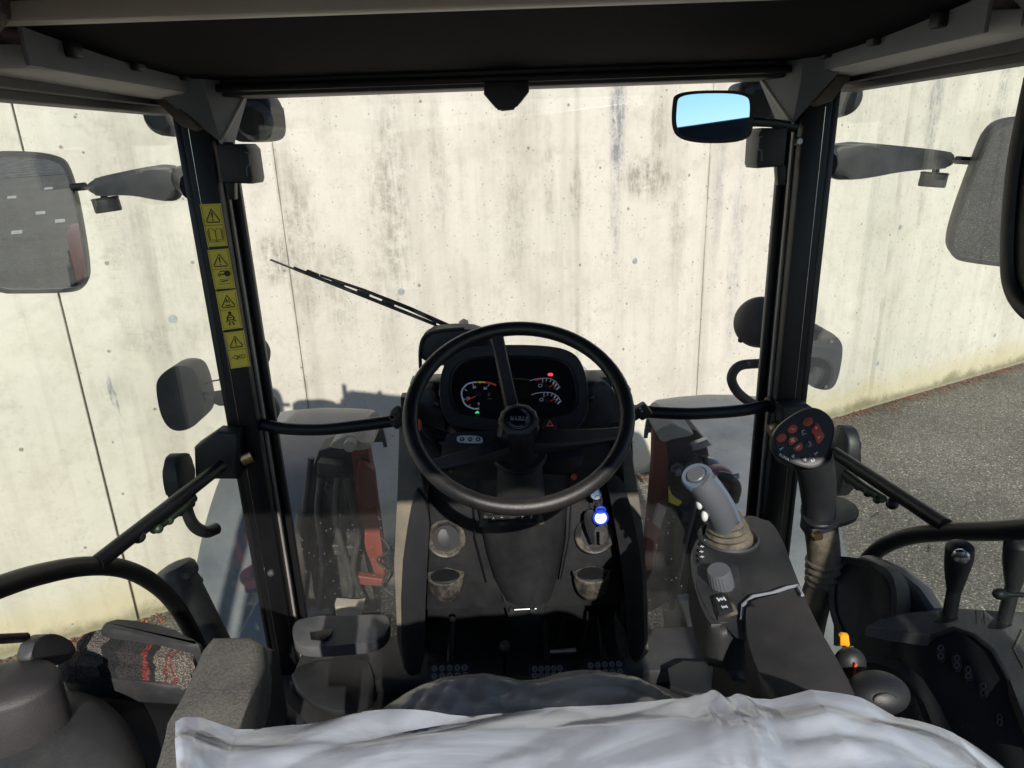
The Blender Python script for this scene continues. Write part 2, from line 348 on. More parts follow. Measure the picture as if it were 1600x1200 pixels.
def fabric_mat():     # woven seat cloth: beige, charcoal and red blocks
    m = bpy.data.materials.new('woven_seat_cloth'); m.use_nodes = True; nt = m.node_tree; L = nt.links; p = nt.nodes['Principled BSDF']; p.inputs['Roughness'].default_value = .95
    tc = N(nt, 'ShaderNodeTexCoord'); mp = N(nt, 'ShaderNodeMapping'); mp.inputs['Rotation'].default_value = (0, 0, .55); L.new(tc.outputs['Object'], mp.inputs[0])
    v = N(nt, 'ShaderNodeTexVoronoi', i_Scale=380.0); L.new(mp.outputs[0], v.inputs['Vector'])
    w = N(nt, 'ShaderNodeTexNoise', i_Scale=60.0, i_Detail=1.0); L.new(tc.outputs['Object'], w.inputs['Vector'])
    sx = N(nt, 'ShaderNodeSeparateXYZ'); L.new(tc.outputs['Object'], sx.inputs[0])
    q1 = N(nt, 'ShaderNodeMath', operation='MULTIPLY_ADD'); L.new(w.outputs[0], q1.inputs[0]); q1.inputs[1].default_value = .02; L.new(sx.outputs[0], q1.inputs[2])
    q2 = N(nt, 'ShaderNodeMath', operation='MULTIPLY_ADD'); L.new(q1.outputs[0], q2.inputs[0]); q2.inputs[1].default_value = 6.2; q2.inputs[2].default_value = 10.38
    q3 = N(nt, 'ShaderNodeMath', operation='FRACT'); L.new(q2.outputs[0], q3.inputs[0])
    cr = N(nt, 'ShaderNodeValToRGB'); cr.color_ramp.interpolation = 'CONSTANT'
    e = cr.color_ramp.elements; e[0].position = 0; e[0].color = (.24, .20, .165, 1); e[1].position = .10; e[1].color = (.24, .07, .055, 1)
    for pos, c in ((.13, (.24, .20, .165, 1)), (.17, (.24, .07, .055, 1)), (.20, (.22, .19, .16, 1)), (.42, (.02, .02, .024, 1)), (.60, (.05, .045, .045, 1)), (.86, (.30, .05, .04, 1)), (.92, (.02, .02, .024, 1))):
        q = e.new(pos); q.color = c
    L.new(q3.outputs[0], cr.inputs[0])
    mr = N(nt, 'ShaderNodeMapRange'); mr.inputs[1].default_value = .1; mr.inputs[2].default_value = .6; mr.inputs[3].default_value = 1.15; mr.inputs[4].default_value = .25; L.new(v.outputs['Distance'], mr.inputs[0])
    sc = N(nt, 'ShaderNodeVectorMath', operation='SCALE'); L.new(cr.outputs[0], sc.inputs[0]); L.new(mr.outputs[0], sc.inputs['Scale']); L.new(sc.outputs[0], p.inputs['Base Color'])
    bp = N(nt, 'ShaderNodeBump', i_Strength=1.0, i_Distance=.002, invert=True); L.new(v.outputs['Distance'], bp.inputs['Height']); L.new(bp.outputs[0], p.inputs['Normal'])
    return m
M['cloth'] = fabric_mat()

def concrete_mat():
    m = bpy.data.materials.new('fair_faced_concrete'); m.use_nodes = True; nt = m.node_tree; L = nt.links; p = nt.nodes['Principled BSDF']; p.inputs['Roughness'].default_value = .85
    p.inputs['Specular IOR Level'].default_value = .25
    tc = N(nt, 'ShaderNodeTexCoord'); O = tc.outputs['Object']
    def noise_(scale, det=5.0, rough=.6, st=None, dist=0.0):
        n = N(nt, 'ShaderNodeTexNoise', i_Scale=scale, i_Detail=det, i_Roughness=rough, i_Distortion=dist)
        if st: mp = N(nt, 'ShaderNodeMapping'); mp.inputs['Scale'].default_value = st; L.new(O, mp.inputs[0]); L.new(mp.outputs[0], n.inputs['Vector'])
        else: L.new(O, n.inputs['Vector'])
        return n.outputs[0]
    def rng(src, a, b, c=0.0, d=1.0):
        r = N(nt, 'ShaderNodeMapRange', interpolation_type='SMOOTHSTEP'); r.inputs[1].default_value = a; r.inputs[2].default_value = b; r.inputs[3].default_value = c; r.inputs[4].default_value = d
        L.new(src, r.inputs[0]); return r.outputs[0]
    def ma(op, a, b):
        n = N(nt, 'ShaderNodeMath', operation=op)
        for i, q in enumerate((a, b)):
            if isinstance(q, (int, float)): n.inputs[i].default_value = q
            else: L.new(q, n.inputs[i])
        return n.outputs[0]
    def mixc(f, a, b):
        n = N(nt, 'ShaderNodeMix', data_type='RGBA')
        if isinstance(f, (int, float)): n.inputs[0].default_value = f
        else: L.new(f, n.inputs[0])
        for i, q in ((6, a), (7, b)):
            if isinstance(q, tuple): n.inputs[i].default_value = (*q, 1)
            else: L.new(q, n.inputs[i])
        return n.outputs[2]
    base = mixc(rng(noise_(1.1, 4), .35, .65), (.61, .572, .497), (.67, .617, .547))
    base = mixc(ma('MULTIPLY', rng(noise_(2.2, 8, .72), .44, .68), .42), base, (.40, .37, .29))
    base = mixc(ma('MULTIPLY', rng(noise_(7, 9, .8), .50, .66), .40), base, (.37, .345, .285))
    base = mixc(ma('MULTIPLY', rng(noise_(1.0, 7, .65, (4.5, 1, .30)), .46, .70), .42), base, (.38, .35, .295))
    base = mixc(ma('MULTIPLY', rng(noise_(1.0, 7, .65, (16, 1, .5)), .52, .75), .35), base, (.42, .38, .32))
    base = mixc(ma('MULTIPLY', rng(noise_(30, 6, .75), .52, .72), .35), base, (.40, .365, .31))
    # one-off stains: (s, z, half width, half height, strength, blue?)
    st = [(1.72, 2.25, .10, .65, .65, 0), (1.62, 1.9, .10, .7, .4, 0), (2.55, 2.55, .22, .5, .25, 0), (3.28, 2.62, .07, .42, 1.0, 1), (3.27, 2.1, .05, .5, .45, 1), (3.55, 2.25, .24, .16, .85, 0), (3.62, 2.6, .08, .28, .55, 0),
          (3.83, 1.95, .08, .55, .4, 0), (1.16, 2.05, .11, .5, .6, 0), (1.0, 1.95, .09, .16, .7, 0), (2.95, 2.2, .06, .2, .6, 0), (2.5, 2.0, .1, .35, .4, 0), (4.4, 1.6, .08, .9, .35, 1),
          (6.6, 2.75, .10, .5, .6, 1), (6.62, 2.1, .06, .5, .45, 0), (7.55, 2.7, .10, .5, .55, 1), (8.8, 2.8, .12, .45, .5, 1), (.55, 1.9, .25, .25, .3, 0), (.35, 2.3, .2, .35, .25, 0), (8.3, 1.0, .5, .3, .25, 0), (.12, 1.35, .12, .1, .25, 0), (.11, 1.37, .014, .10, 1.0, 1), (.125, 1.30, .007, .07, 1.0, 1), (2.0, 2.35, .06, .5, .4, 0), (2.75, 2.3, .05, .35, .4, 0), (.45, 1.6, .3, .12, .35, 0), (1.35, 1.75, .12, .3, .45, 0), (4.2, 2.2, .05, .5, .35, 1)]
    rag = rng(noise_(9, 8, .8), .34, .62); rag2 = rng(noise_(1, 8, .75, (40, 1, 6)), .36, .60)
    rg = ma('MULTIPLY', rag, rag2)
    rg = ma('ADD', ma('MULTIPLY', rg, .75), ma('MULTIPLY', rag, .25))
    for s, z, w, h, k, blue in st:
        a = N(nt, 'ShaderNodeVectorMath', operation='SUBTRACT'); L.new(O, a.inputs[0]); a.inputs[1].default_value = (s, 0, z)
        b = N(nt, 'ShaderNodeVectorMath', operation='MULTIPLY'); L.new(a.outputs[0], b.inputs[0]); b.inputs[1].default_value = (1/w, 0, 1/h)
        c = N(nt, 'ShaderNodeVectorMath', operation='LENGTH'); L.new(b.outputs[0], c.inputs[0])
        f = ma('MULTIPLY', ma('MULTIPLY', rng(c.outputs['Value'], .45, 1.25, 1.0, 0.0), rg), k)
        f = ma('MINIMUM', ma('MULTIPLY', f, 1.35), .9)
        base = mixc(f, base, (.21, .215, .23) if blue else (.26, .24, .195))
    # rust and lime lines running down along the form joints
    sxx = N(nt, 'ShaderNodeSeparateXYZ'); L.new(O, sxx.inputs[0])
    wob = ma('ADD', sxx.outputs[0], ma('MULTIPLY', noise_(6, 5, .7), .03))
    for s, k, w in ((1.098, .75, .022), (1.15, .35, .06), (4.105, .6, .018), (6.26, .6, .016), (6.29, .4, .06), (2.16, .3, .05), (2.98, .3, .03)):
        f = ma('MULTIPLY', ma('MULTIPLY', rng(ma('ABSOLUTE', ma('SUBTRACT', wob, s), 0), 0, w, 1.0, 0.0), rng(noise_(1, 6, .7, (3, 1, 2.2)), .35, .6)), k)
        base = mixc(f, base, (.27, .25, .20))
    # moss and splash at the foot
    sx = N(nt, 'ShaderNodeSeparateXYZ'); L.new(O, sx.inputs[0]); z = sx.outputs[2]
    zn = ma('ADD', z, ma('MULTIPLY', noise_(3, 6, .7), -.30))
    base = mixc(ma('MULTIPLY', rng(zn, .0, .22, 1.0, 0.0), .45), base, (.52, .42, .20))
    base = mixc(ma('MULTIPLY', rng(zn, -.13, -.02, 1.0, 0.0), .75), base, (.13, .12, .055))
    base = mixc(ma('MULTIPLY', rng(z, .0, .035, 1.0, 0.0), .7), base, (.36, .33, .27))
    # pores
    v = N(nt, 'ShaderNodeTexVoronoi', i_Scale=13.0, i_Randomness=1.0); L.new(O, v.inputs['Vector'])
    sc = N(nt, 'ShaderNodeSeparateColor'); L.new(v.outputs['Color'], sc.inputs[0])
    rad = ma('MULTIPLY', ma('POWER', sc.outputs[1], 4.0), .14)
    dd = ma('SUBTRACT', ma('ADD', v.outputs['Distance'], ma('MULTIPLY', noise_(60, 2), .03)), rad)
    pore = ma('MULTIPLY', rng(dd, .0, .02, 1.0, 0.0), ma('GREATER_THAN', sc.outputs[0], .70))
    v2 = N(nt, 'ShaderNodeTexVoronoi', i_Scale=42.0); L.new(O, v2.inputs['Vector'])
    s2 = N(nt, 'ShaderNodeSeparateColor'); L.new(v2.outputs['Color'], s2.inputs[0])
    p2 = ma('MULTIPLY', rng(v2.outputs['Distance'], .05, .14, 1.0, 0.0), ma('GREATER_THAN', s2.outputs[0], .92))
    allp = ma('MAXIMUM', pore, ma('MULTIPLY', p2, .7))
    base = mixc(ma('MULTIPLY', allp, .72), base, (.17, .155, .13))
    L.new(base, p.inputs['Base Color'])
    h = ma('SUBTRACT', ma('MULTIPLY', noise_(25, 6, .7), .25), allp)
    bp = N(nt, 'ShaderNodeBump', i_Strength=.7, i_Distance=.003); L.new(h, bp.inputs['Height']); L.new(bp.outputs[0], p.inputs['Normal'])
    return m
M['concrete'] = concrete_mat()
M['joint'] = mat('joint_filler', (.26, .25, .19), .9, var=.4, vscale=30)
M['plug'] = mat('tie_hole_plug', (.30, .32, .34), .8, var=.2, vscale=40)

def asphalt_mat():
    m = bpy.data.materials.new('asphalt'); m.use_nodes = True; nt = m.node_tree; L = nt.links; p = nt.nodes['Principled BSDF']; p.inputs['Roughness'].default_value = .85
    tc = N(nt, 'ShaderNodeTexCoord'); O = tc.outputs['Object']
    v = N(nt, 'ShaderNodeTexVoronoi', i_Scale=85.0); L.new(O, v.inputs['Vector'])
    s = N(nt, 'ShaderNodeSeparateColor'); L.new(v.outputs['Color'], s.inputs[0])
    cr = N(nt, 'ShaderNodeValToRGB'); e = cr.color_ramp.elements
    e[0].position = 0; e[0].color = (.125, .117, .105, 1); e[1].position = 1; e[1].color = (.50, .46, .39, 1)
    for pos, c in ((.55, (.20, .187, .165, 1)), (.84, (.22, .20, .175, 1)), (.94, (.30, .27, .23, 1))): q = e.new(pos); q.color = c
    L.new(s.outputs[0], cr.inputs[0])
    n = N(nt, 'ShaderNodeTexNoise', i_Scale=.9, i_Detail=8.0, i_Roughness=.7); L.new(O, n.inputs['Vector'])
    r = N(nt, 'ShaderNodeMapRange'); r.inputs[1].default_value = .3; r.inputs[2].default_value = .7; r.inputs[3].default_value = .68; r.inputs[4].default_value = 1.4; L.new(n.outputs[0], r.inputs[0])
    d = N(nt, 'ShaderNodeMapRange'); d.inputs[1].default_value = .15; d.inputs[2].default_value = .6; d.inputs[3].default_value = 1.15; d.inputs[4].default_value = .45; L.new(v.outputs['Distance'], d.inputs[0])
    mu = N(nt, 'ShaderNodeMath', operation='MULTIPLY'); L.new(r.outputs[0], mu.inputs[0]); L.new(d.outputs[0], mu.inputs[1])
    sc = N(nt, 'ShaderNodeVectorMath', operation='SCALE'); L.new(cr.outputs[0], sc.inputs[0]); L.new(mu.outputs[0], sc.inputs['Scale']); L.new(sc.outputs[0], p.inputs['Base Color'])
    bp = N(nt, 'ShaderNodeBump', i_Strength=.8, i_Distance=.004, invert=True); L.new(v.outputs['Distance'], bp.inputs['Height']); L.new(bp.outputs[0], p.inputs['Normal'])
    return m
M['asphalt'] = asphalt_mat()

# ------------------------------------------------------------------ THE SETTING: ground, wall
b = B(); b.bm.faces.new([b.bm.verts.new(q) for q in ((-400, -400, 0), (400, -400, 0), (400, 400, 0), (-400, 400, 0))])
part('ground', b, M['asphalt'], kind='structure')
WA = V((-2.17, 3.373, 0)); wdir = V((.8903, .4553, 0)).normalized(); wn = V((wdir.y, -wdir.x, 0))   # wn points to the tractor
def wallp(px, py): d = ray(px, py); return CP + d*((WA-CP).dot(wn)/d.dot(wn))
def w_sz(px, py): q = wallp(px, py); return ((q-WA).dot(wdir), q.z)
wall = thing('concrete_wall', 'tall stained cast concrete retaining wall running behind the windscreen', 'wall', WA)
wall.rotation_euler = (0, 0, math.atan2(wdir.y, wdir.x))
def lpart(name, b, mt, parent, **k):      # mesh already in the thing's own coordinates
    sv = WL.get(parent.name); WL[parent.name] = V((0, 0, 0)); o = part(name, b, mt, parent, **k); WL[parent.name] = sv
    WL[o.name] = sv; return o
# local x = along wall, local -y = towards tractor
js = [-4.5, -.013, 1.083, 4.09, 6.245, 12.5, 18.75]; gap = [.0, .0045, .0012, .0012, .0022, .004, 0]
for i in range(6):
    a, c = js[i]+gap[i], js[i+1]-gap[i+1]
    step = [.0, .004, .0, .003, -.004, 0][i]
    lpart('wall_panel', B().box((a, -step, -.2), (c, .34, 3.9), .004 if i in (0, 1) else .002, 1), M['concrete'], wall)
lpart('joint_filler', B().box((-4.4, .02, -.15), (18.7, .3, 3.85)), M['joint'], wall)
for px, py in ((270, 498), (627, 456), (992, 408), (1203, 383), (1407, 355), (1372, 568), (1555, 524), (1447, 106)):
    s, z = w_sz(px, py)
    i = max(k for k in range(6) if js[k] < s); step = [.0, .004, .0, .003, -.004, 0][i]
    lpart('tie_hole_plug', B().lathe([(.017, -.003), (.024, -.0015), (.028, .0)][::-1] if False else [(.001, .0), (.021, .0), (.024, .004)], (s, -step-.0015, z), (0, 1, 0), 20), M['plug'], wall)
# leaf litter and dirt where the asphalt meets the wall
bm = bmesh.new()
for i in range(5200):
    s = random.uniform(-3, 12); d = abs(random.gauss(0, .06))+.012+(.25*random.random()**3 if random.random() < .25 else 0)
    c = WA + wdir*s + wn*d; r = random.uniform(.004, .014); a = random.random()*6.3; t = random.uniform(-.4, .4)
    ux = V((math.cos(a), math.sin(a), t)).normalized(); uy = V((-math.sin(a), math.cos(a), random.uniform(-.4, .4))).normalized()
    z = random.uniform(.004, .014)
    q = [c+ux*r*1.6, c+uy*r*.6, c-ux*r*1.6, c-uy*r*.6]
    vs = [bm.verts.new((p.x, p.y, max(.003, z+p.z))) for p in q]; bm.faces.new(vs)
o = part('leaf_litter', bm, M['leaf'], kind='stuff'); o['label'] = 'brown dry leaf litter along the foot of the concrete wall'; o['category'] = 'leaf litter'
bm = bmesh.new()
for i in range(2600):
    x = random.uniform(-6, 9); y = random.uniform(-3, 8); c = V((x, y, 0)); dd = (c-WA).dot(wn)
    if dd < .1: continue
    r = random.uniform(.003, .009)*(2 if random.random() < .06 else 1); a = random.random()*6.3
    q = [(c.x+r*math.cos(a+t)*k, c.y+r*math.sin(a+t)*k) for t, k in ((0, 1.4), (1.57, .6), (3.14, 1.2), (4.71, .7))]
    bm.faces.new([bm.verts.new((p[0], p[1], random.uniform(.003, .008))) for p in q])
o = part('leaf_crumbs', bm, M['leaf'], kind='stuff'); o['label'] = 'sparse crumbs of dry leaf scattered over the asphalt'; o['category'] = 'leaf litter'
for (px, py, sz) in ((1372, 806, .05), (1455, 860, .03)):
    c = aZ(px, py, .006); tw = B().tube(spl([c+V((-sz, -.02, .004)), c+V((0, .01, .006)), c+V((sz*.8, .05, .004))], 4), [.003, .0015], 6)
    tw.tube([c+V((0, .01, .006)), c+V((.02, .07, .004))], [.002, .001], 5)
    o = part('twig', tw, M['dirty_black'])
    o['label'] = 'small forked dry twig lying on the asphalt beyond the right door' if px == 1372 else 'short dark twig lying on the asphalt above the right door rail'; o['category'] = 'twig'
# painted bay marks behind the tractor (seen in the left mirror)
for i, (x, y, r) in enumerate(((-1.62, -10.3, 0), (-1.36, -9.5, 0), (-2.05, -12.0, 0), (-1.95, -9.0, 0), (-1.45, -12.6, 0))):
    b = B(); c = V((x, y, .004)); b.box(c-V((.07, .13, 0)), c+V((.07, .13, .002)))
    part('painted_mark', b, M['roadwhite'], kind='structure')

M['gravel'] = mat('dark_bluish_gravel', (.07, .08, .095), .85, var=.9, vscale=5)
part('gravel_strip', B().box((-30, -40, .002), (30, -14.2, .006)), M['gravel'], kind='structure')
# ------------------------------------------------------------------ TRACTOR BODY outside the cab
CX = .008                                   # cab centre line
tr = thing('tractor', 'white and red compact tractor body with grey mudguards in front of the cab', 'tractor', (CX, 1.6, 0))
def hood_ring(y, w, z, drop):
    pts = [(-w, z-drop), (-w, z-.10), (-w*.93, z-.035), (-w*.7, z-.006), (0, z), (w*.7, z-.006), (w*.93, z-.035), (w, z-.10), (w, z-drop)]
    return [V((CX+x, y, zz)) for x, zz in pts]
b = B().loft([hood_ring(1.62, .245, 1.925, .5), hood_ring(2.1, .245, 1.86, .5), hood_ring(2.6, .24, 1.755, .45), hood_ring(2.95, .22, 1.655, .4), hood_ring(3.06, .19, 1.57, .35)])
part('bonnet', b, M['white'], tr)
b = B().box((CX-.25, 1.63, .95), (CX+.25, 2.95, 1.44), .03); part('engine_side', b, M['dirty_black'], tr)
def fender(sg):
    prof = [(3.30, 1.10), (3.20, 1.27), (3.02, 1.36), (2.75, 1.375), (2.5, 1.33), (2.28, 1.22), (2.1, 1.06), (1.98, .88), (1.93, .72)]
    prof = [(p.x, p.y) for p in spl([V((a, c, 0)) for a, c in prof], 3)]
    x0, x1 = .66, 1.16; rings = []
    for y, z in prof:
        n = .035
        sec = [(x0, z-.05), (x0, z-.012), (x0+.015, z), (x0+.12, z+.012), ((x0+x1)/2, z+.018), (x1-.12, z+.012), (x1-.015, z), (x1, z-.012), (x1, z-.05), (x1-.02, z-.05), (x1-.02, z-.02), (x0+.02, z-.02), (x0+.02, z-.05)]
        rings.append([V((CX+sg*x, y, zz)) for x, zz in sec])
    return B().loft(rings)
part('mudguard', fender(-1), M['fender'], tr); part('mudguard', fender(1), M['fender'], tr)
def tyre(cx, cy, r, w, parent):
    prof = [(r*.55, -w/2), (r*.8, -w/2*1.05), (r*.93, -w/2), (r*.975, -w*.36), (r*.98, 0), (r*.975, w*.36), (r*.93, w/2), (r*.8, w/2*1.05), (r*.55, w/2)]
    b = B().lathe(prof, (cx, cy, r), (1, 0, 0), 40)
    for k in range(18):
        for sgn in (-1, 1):
            a = 2*math.pi*(k+(.5 if sgn > 0 else 0))/18; rd = V((0, math.sin(a), math.cos(a))); tg = V((0, math.cos(a), -math.sin(a)))
            b.obox(V((cx+sgn*w*.24, cy, r))+rd*r*.985, V((1, 0, 0))+tg*.7*sgn, tg, rd, w*.52, r*.07, r*.07)
    part('tyre', b, M['rubber'], parent)
    part('wheel_rim', B().lathe([(r*.56, -w*.42), (r*.5, -w*.3), (r*.2, -.02), (r*.2, .02), (r*.5, w*.3), (r*.56, w*.42)], (cx, cy, r), (1, 0, 0), 32), M['red'], parent)
for sg, lb in ((-1, 'black lugged front tractor tyre under the left grey mudguard'), (1, 'black lugged front tractor tyre under the right grey mudguard')):
    t = thing('front_wheel', lb, 'wheel', (CX+sg*.92, 2.65, 0), 'front wheels of the tractor'); tyre(CX+sg*.92, 2.65, .60, .38, t)
# rear fenders beside the cab, red over white: seen in the outside mirrors
for sg in (-1, 1):
    prof = spl([V((0, .35, 1.30)), V((0, .15, 1.62)), V((0, -.25, 1.78)), V((0, -.8, 1.78)), V((0, -1.2, 1.55)), V((0, -1.4, 1.2))], 4)
    b = B().loft([[V((CX+sg*x, q.y, q.z+dz)) for x, dz in ((.84, -.02), (.84, 0), (1.16, 0), (1.2, -.03), (1.2, -.06), (1.18, -.06), (1.15, -.02))] for q in prof])
    part('rear_fender', b, M['red'], tr)
    b = B().prism([V((CX+sg*.80, q.y, q.z-.01)) for q in prof]+[V((CX+sg*.80, -1.4, .9)), V((CX+sg*.80, .3, .9))], (sg*.035, 0, 0)); part('fender_inner_panel', b, M['white'], tr)
for sg in (-1, 1):
    t = thing('rear_wheel', 'large black lugged rear tractor tyre beside the %s of the cab' % ('left' if sg < 0 else 'right'), 'wheel', (CX+sg*1.03, -.55, 0), 'rear wheels of the tractor'); tyre(CX+sg*1.03, -.55, .82, .42, t)
# loader mast, left
lm = thing('loader_mast', 'grimy black and red front loader mast seen through the lower left windscreen', 'loader mast', (-.75, 2.1, .8))
def slab(px, Y, dep, mt, name, parent, bev=.004): return part(name, B().prism([aY(x, y, Y) for x, y in px], (0, dep, 0), bev, 1), mt, parent)
slab([(497, 705), (520, 698), (548, 700), (560, 760), (566, 860), (592, 955), (470, 960), (455, 860), (478, 760)], 2.05, .10, M['dirty_black'], 'mast_plate', lm)
slab([(548, 700), (575, 702), (584, 760), (596, 850), (602, 905), (585, 900), (572, 860), (556, 780)], 2.02, .05, M['red_grime'], 'red_arm', lm)
slab([(560, 720), (584, 735), (590, 790), (570, 800), (556, 760)], 1.99, .03, M['red_grime'], 'red_bracket', lm)
part('top_casting', B().prism([aY(x, y, 2.0) for x, y in chk([(512, 700), (522, 690), (540, 680), (556, 683), (562, 694), (578, 690), (582, 700), (566, 704), (540, 702)], 1)], (0, .14, 0), .004, 1), M['dusty_steel'], lm)
part('pin', B().lathe([(.001, -.02), (.018, -.02), (.02, -.012), (.02, .05)], aY(548, 694, 1.99), (0, 1, 0), 18), M['dusty_steel'], lm)
slab([(495, 724), (533, 728), (527, 746), (496, 741)], 1.98, .05, M['dirty_black'], 'valve_block', lm)
part('hose', B().tube(spl([aY(528, 745, 1.98), aY(524, 790, 1.97), aY(530, 840, 1.97), aY(548, 900, 2.0), aY(545, 950, 2.02)], 6), .011, 10), M['rubber'], lm)
part('hose', B().tube(spl([aY(502, 745, 1.98), aY(497, 800, 1.97), aY(505, 870, 1.98), aY(500, 950, 2.02)], 6), .012, 10), M['rubber'], lm)
part('hose', B().tube(spl([aY(540, 750, 1.95), aY(560, 830, 1.95), aY(552, 890, 1.96), aY(570, 940, 2.0)], 6), .010, 10), M['dirty_black'], lm)
part('cross_tube', B().tube([aY(470, 900, 2.1), aY(640, 905, 2.1)], .03, 14), M['dirty_black'], lm)
part('cable', B().tube(spl([aY(596, 840, 1.95), aY(608, 860, 1.93), aY(590, 875, 1.94), aY(606, 895, 1.95), aY(598, 915, 1.96), aY(614, 930, 1.96)], 6), .004, 8), M['dirty_black'], lm)
slab([(522, 945), (552, 950), (568, 945), (566, 985), (528, 985)], 1.9, .04, M['dusty_steel'], 'foot_bracket', lm)
# loader mast, right
rm = thing('loader_mast', 'grimy black loader mast with silver bolts seen through the lower right windscreen', 'loader mast', (.6, 2.1, .8))
slab([(1040, 676), (1088, 672), (1104, 690), (1112, 735), (1108, 800), (1070, 930), (1010, 960), (1030, 860), (1036, 760)], 2.05, .10, M['dirty_black'], 'mast_plate', rm)
slab([(1022, 676), (1040, 684), (1044, 720), (1040, 800), (1020, 890), (1002, 900), (1014, 810), (1021, 730)], 2.02, .05, M['red_grime'], 'red_arm', rm)
slab([(1028, 788), (1042, 795), (1032, 828), (1019, 818)], 1.99, .015, M['dusty_steel'], 'pale_patch', rm)
part('top_casting', B().prism([aY(x, y, 2.0) for x, y in chk([(1024, 674), (1036, 670), (1046, 662), (1058, 663), (1066, 672), (1086, 677), (1080, 682), (1046, 684), (1038, 694), (1028, 684)], 1)], (0, .14, 0), .004, 1), M['dusty_steel'], rm)
slab([(1080, 697), (1106, 687), (1114, 696), (1082, 707)], 1.97, .03, M['steel'], 'light_bar', rm)
for q in ((1057, 732), (1078, 732)): part('bolt', B().lathe([(.001, -.03), (.010, -.03), (.014, -.02), (.014, 0), (.02, 0), (.02, .01)], aY(*q, 2.03), (0, 1, .2), 6), M['steel'], rm)
slab([(1046, 762), (1050, 778), (1066, 786), (1060, 792), (1046, 786)], 1.98, .02, M['yellow'], 'yellow_marking', rm)
for q in ((512, 762), (520, 826), (505, 890), (548, 905)): part('bolt', B().lathe([(.001, -.02), (.011, -.02), (.013, -.014), (.013, 0), (.019, 0), (.019, .01)], aY(*q, 2.04), (0, 1, .2), 6), M['dirty_black'], lm)
part('cylinder_barrel', B().tube([aY(476, 800, 2.0), aY(462, 955, 2.0)], .026, 18), M['dirty_black'], lm)
part('cylinder_rod', B().tube([aY(486, 715, 2.02), aY(476, 802, 2.0)], .011, 14), M['dirty_black'], lm)
slab([(536, 760), (552, 764), (556, 812), (540, 808)], 2.02, .03, M['dirty_black'], 'clamp_block', lm)
slab([(500, 850), (560, 856), (562, 872), (500, 866)], 2.0, .04, M['dirty_black'], 'cross_plate', lm)
slab([(556, 900), (598, 906), (600, 918), (558, 914)], 1.98, .03, M['red_grime'], 'lower_bracket', lm)
part('cylinder_barrel', B().tube([aY(1098, 800, 2.0), aY(1078, 930, 2.0)], .030, 18), M['dirty_black'], rm)
for q in ((1052, 820), (1046, 880), (1066, 905)): part('bolt', B().lathe([(.001, -.02), (.011, -.02), (.013, -.014), (.013, 0), (.019, 0), (.019, .01)], aY(*q, 2.04), (0, 1, .2), 6), M['dirty_black'], rm)
slab([(1066, 800), (1100, 806), (1096, 822), (1064, 816)], 2.0, .04, M['dirty_black'], 'cross_plate', rm)
part('hose', B().tube(spl([aY(1100, 712, 1.97), aY(1120, 800, 1.95), aY(1098, 850, 1.95), aY(1104, 900, 1.98), aY(1090, 950, 2.0)], 6), .010, 10), M['rubber'], rm)
part('hose', B().tube(spl([aY(1085, 708, 1.97), aY(1084, 790, 1.94), aY(1070, 850, 1.95), aY(1050, 950, 2.0)], 6), .009, 10), M['rubber'], rm)
slab([(1062, 940), (1092, 936), (1120, 975), (1104, 990), (1076, 986)], 1.9, .04, M['dusty_steel'], 'foot_bracket', rm)
cp = thing('hose_coupler', 'round pinkish loader hose coupler with a black lever behind the silver joystick', 'coupler', aY(1125, 760, 1.9))
part('rear_ring', B().lathe([(.001, 0), (.045, 0), (.052, .008), (.052, .04), (.045, .05)], aY(1106, 742, 1.95), (.1, 1, -.3), 32), M['steel'], cp)
part('disc', B().lathe([(.001, -.012), (.035, -.012), (.05, -.006), (.055, .004), (.055, .045)], aY(1124, 757, 1.87), (.1, 1, -.3), 32), M['tape'], cp)
part('lever', B().tube(spl([aY(1122, 744, 1.83), aY(1140, 748, 1.82), aY(1150, 762, 1.83), aY(1146, 782, 1.84)], 6), .016, 12), M['black_plastic'], cp)
part('lever_knob', B().tube([aY(1140, 746, 1.82), aY(1154, 743, 1.82)], .009, 10), M['steel'], cp)
# upright lamp / filler stub left of the cab
st = thing('filler_pipe', 'dusty grey upright pipe with a rounded cap outside the left door', 'pipe', aY(330, 990, 1.5))
a0, a1 = aX(330, 1000, -.80), aX(282, 905, -.86)
ax = (a1-a0).normalized(); Lh = (a1-a0).length
part('pipe', B().lathe([(.042, -.1), (.042, Lh-.03), (.046, Lh-.03), (.046, Lh-.02), (.044, Lh-.02), (.042, Lh)], a0, ax, 26), M['housing'], st)
part('cap', B().lathe([(.047, Lh+.001), (.05, Lh+.01), (.049, Lh+.028), (.042, Lh+.038), (.02, Lh+.044), (.001, Lh+.045)], a0, ax, 26), M['housing'], st)

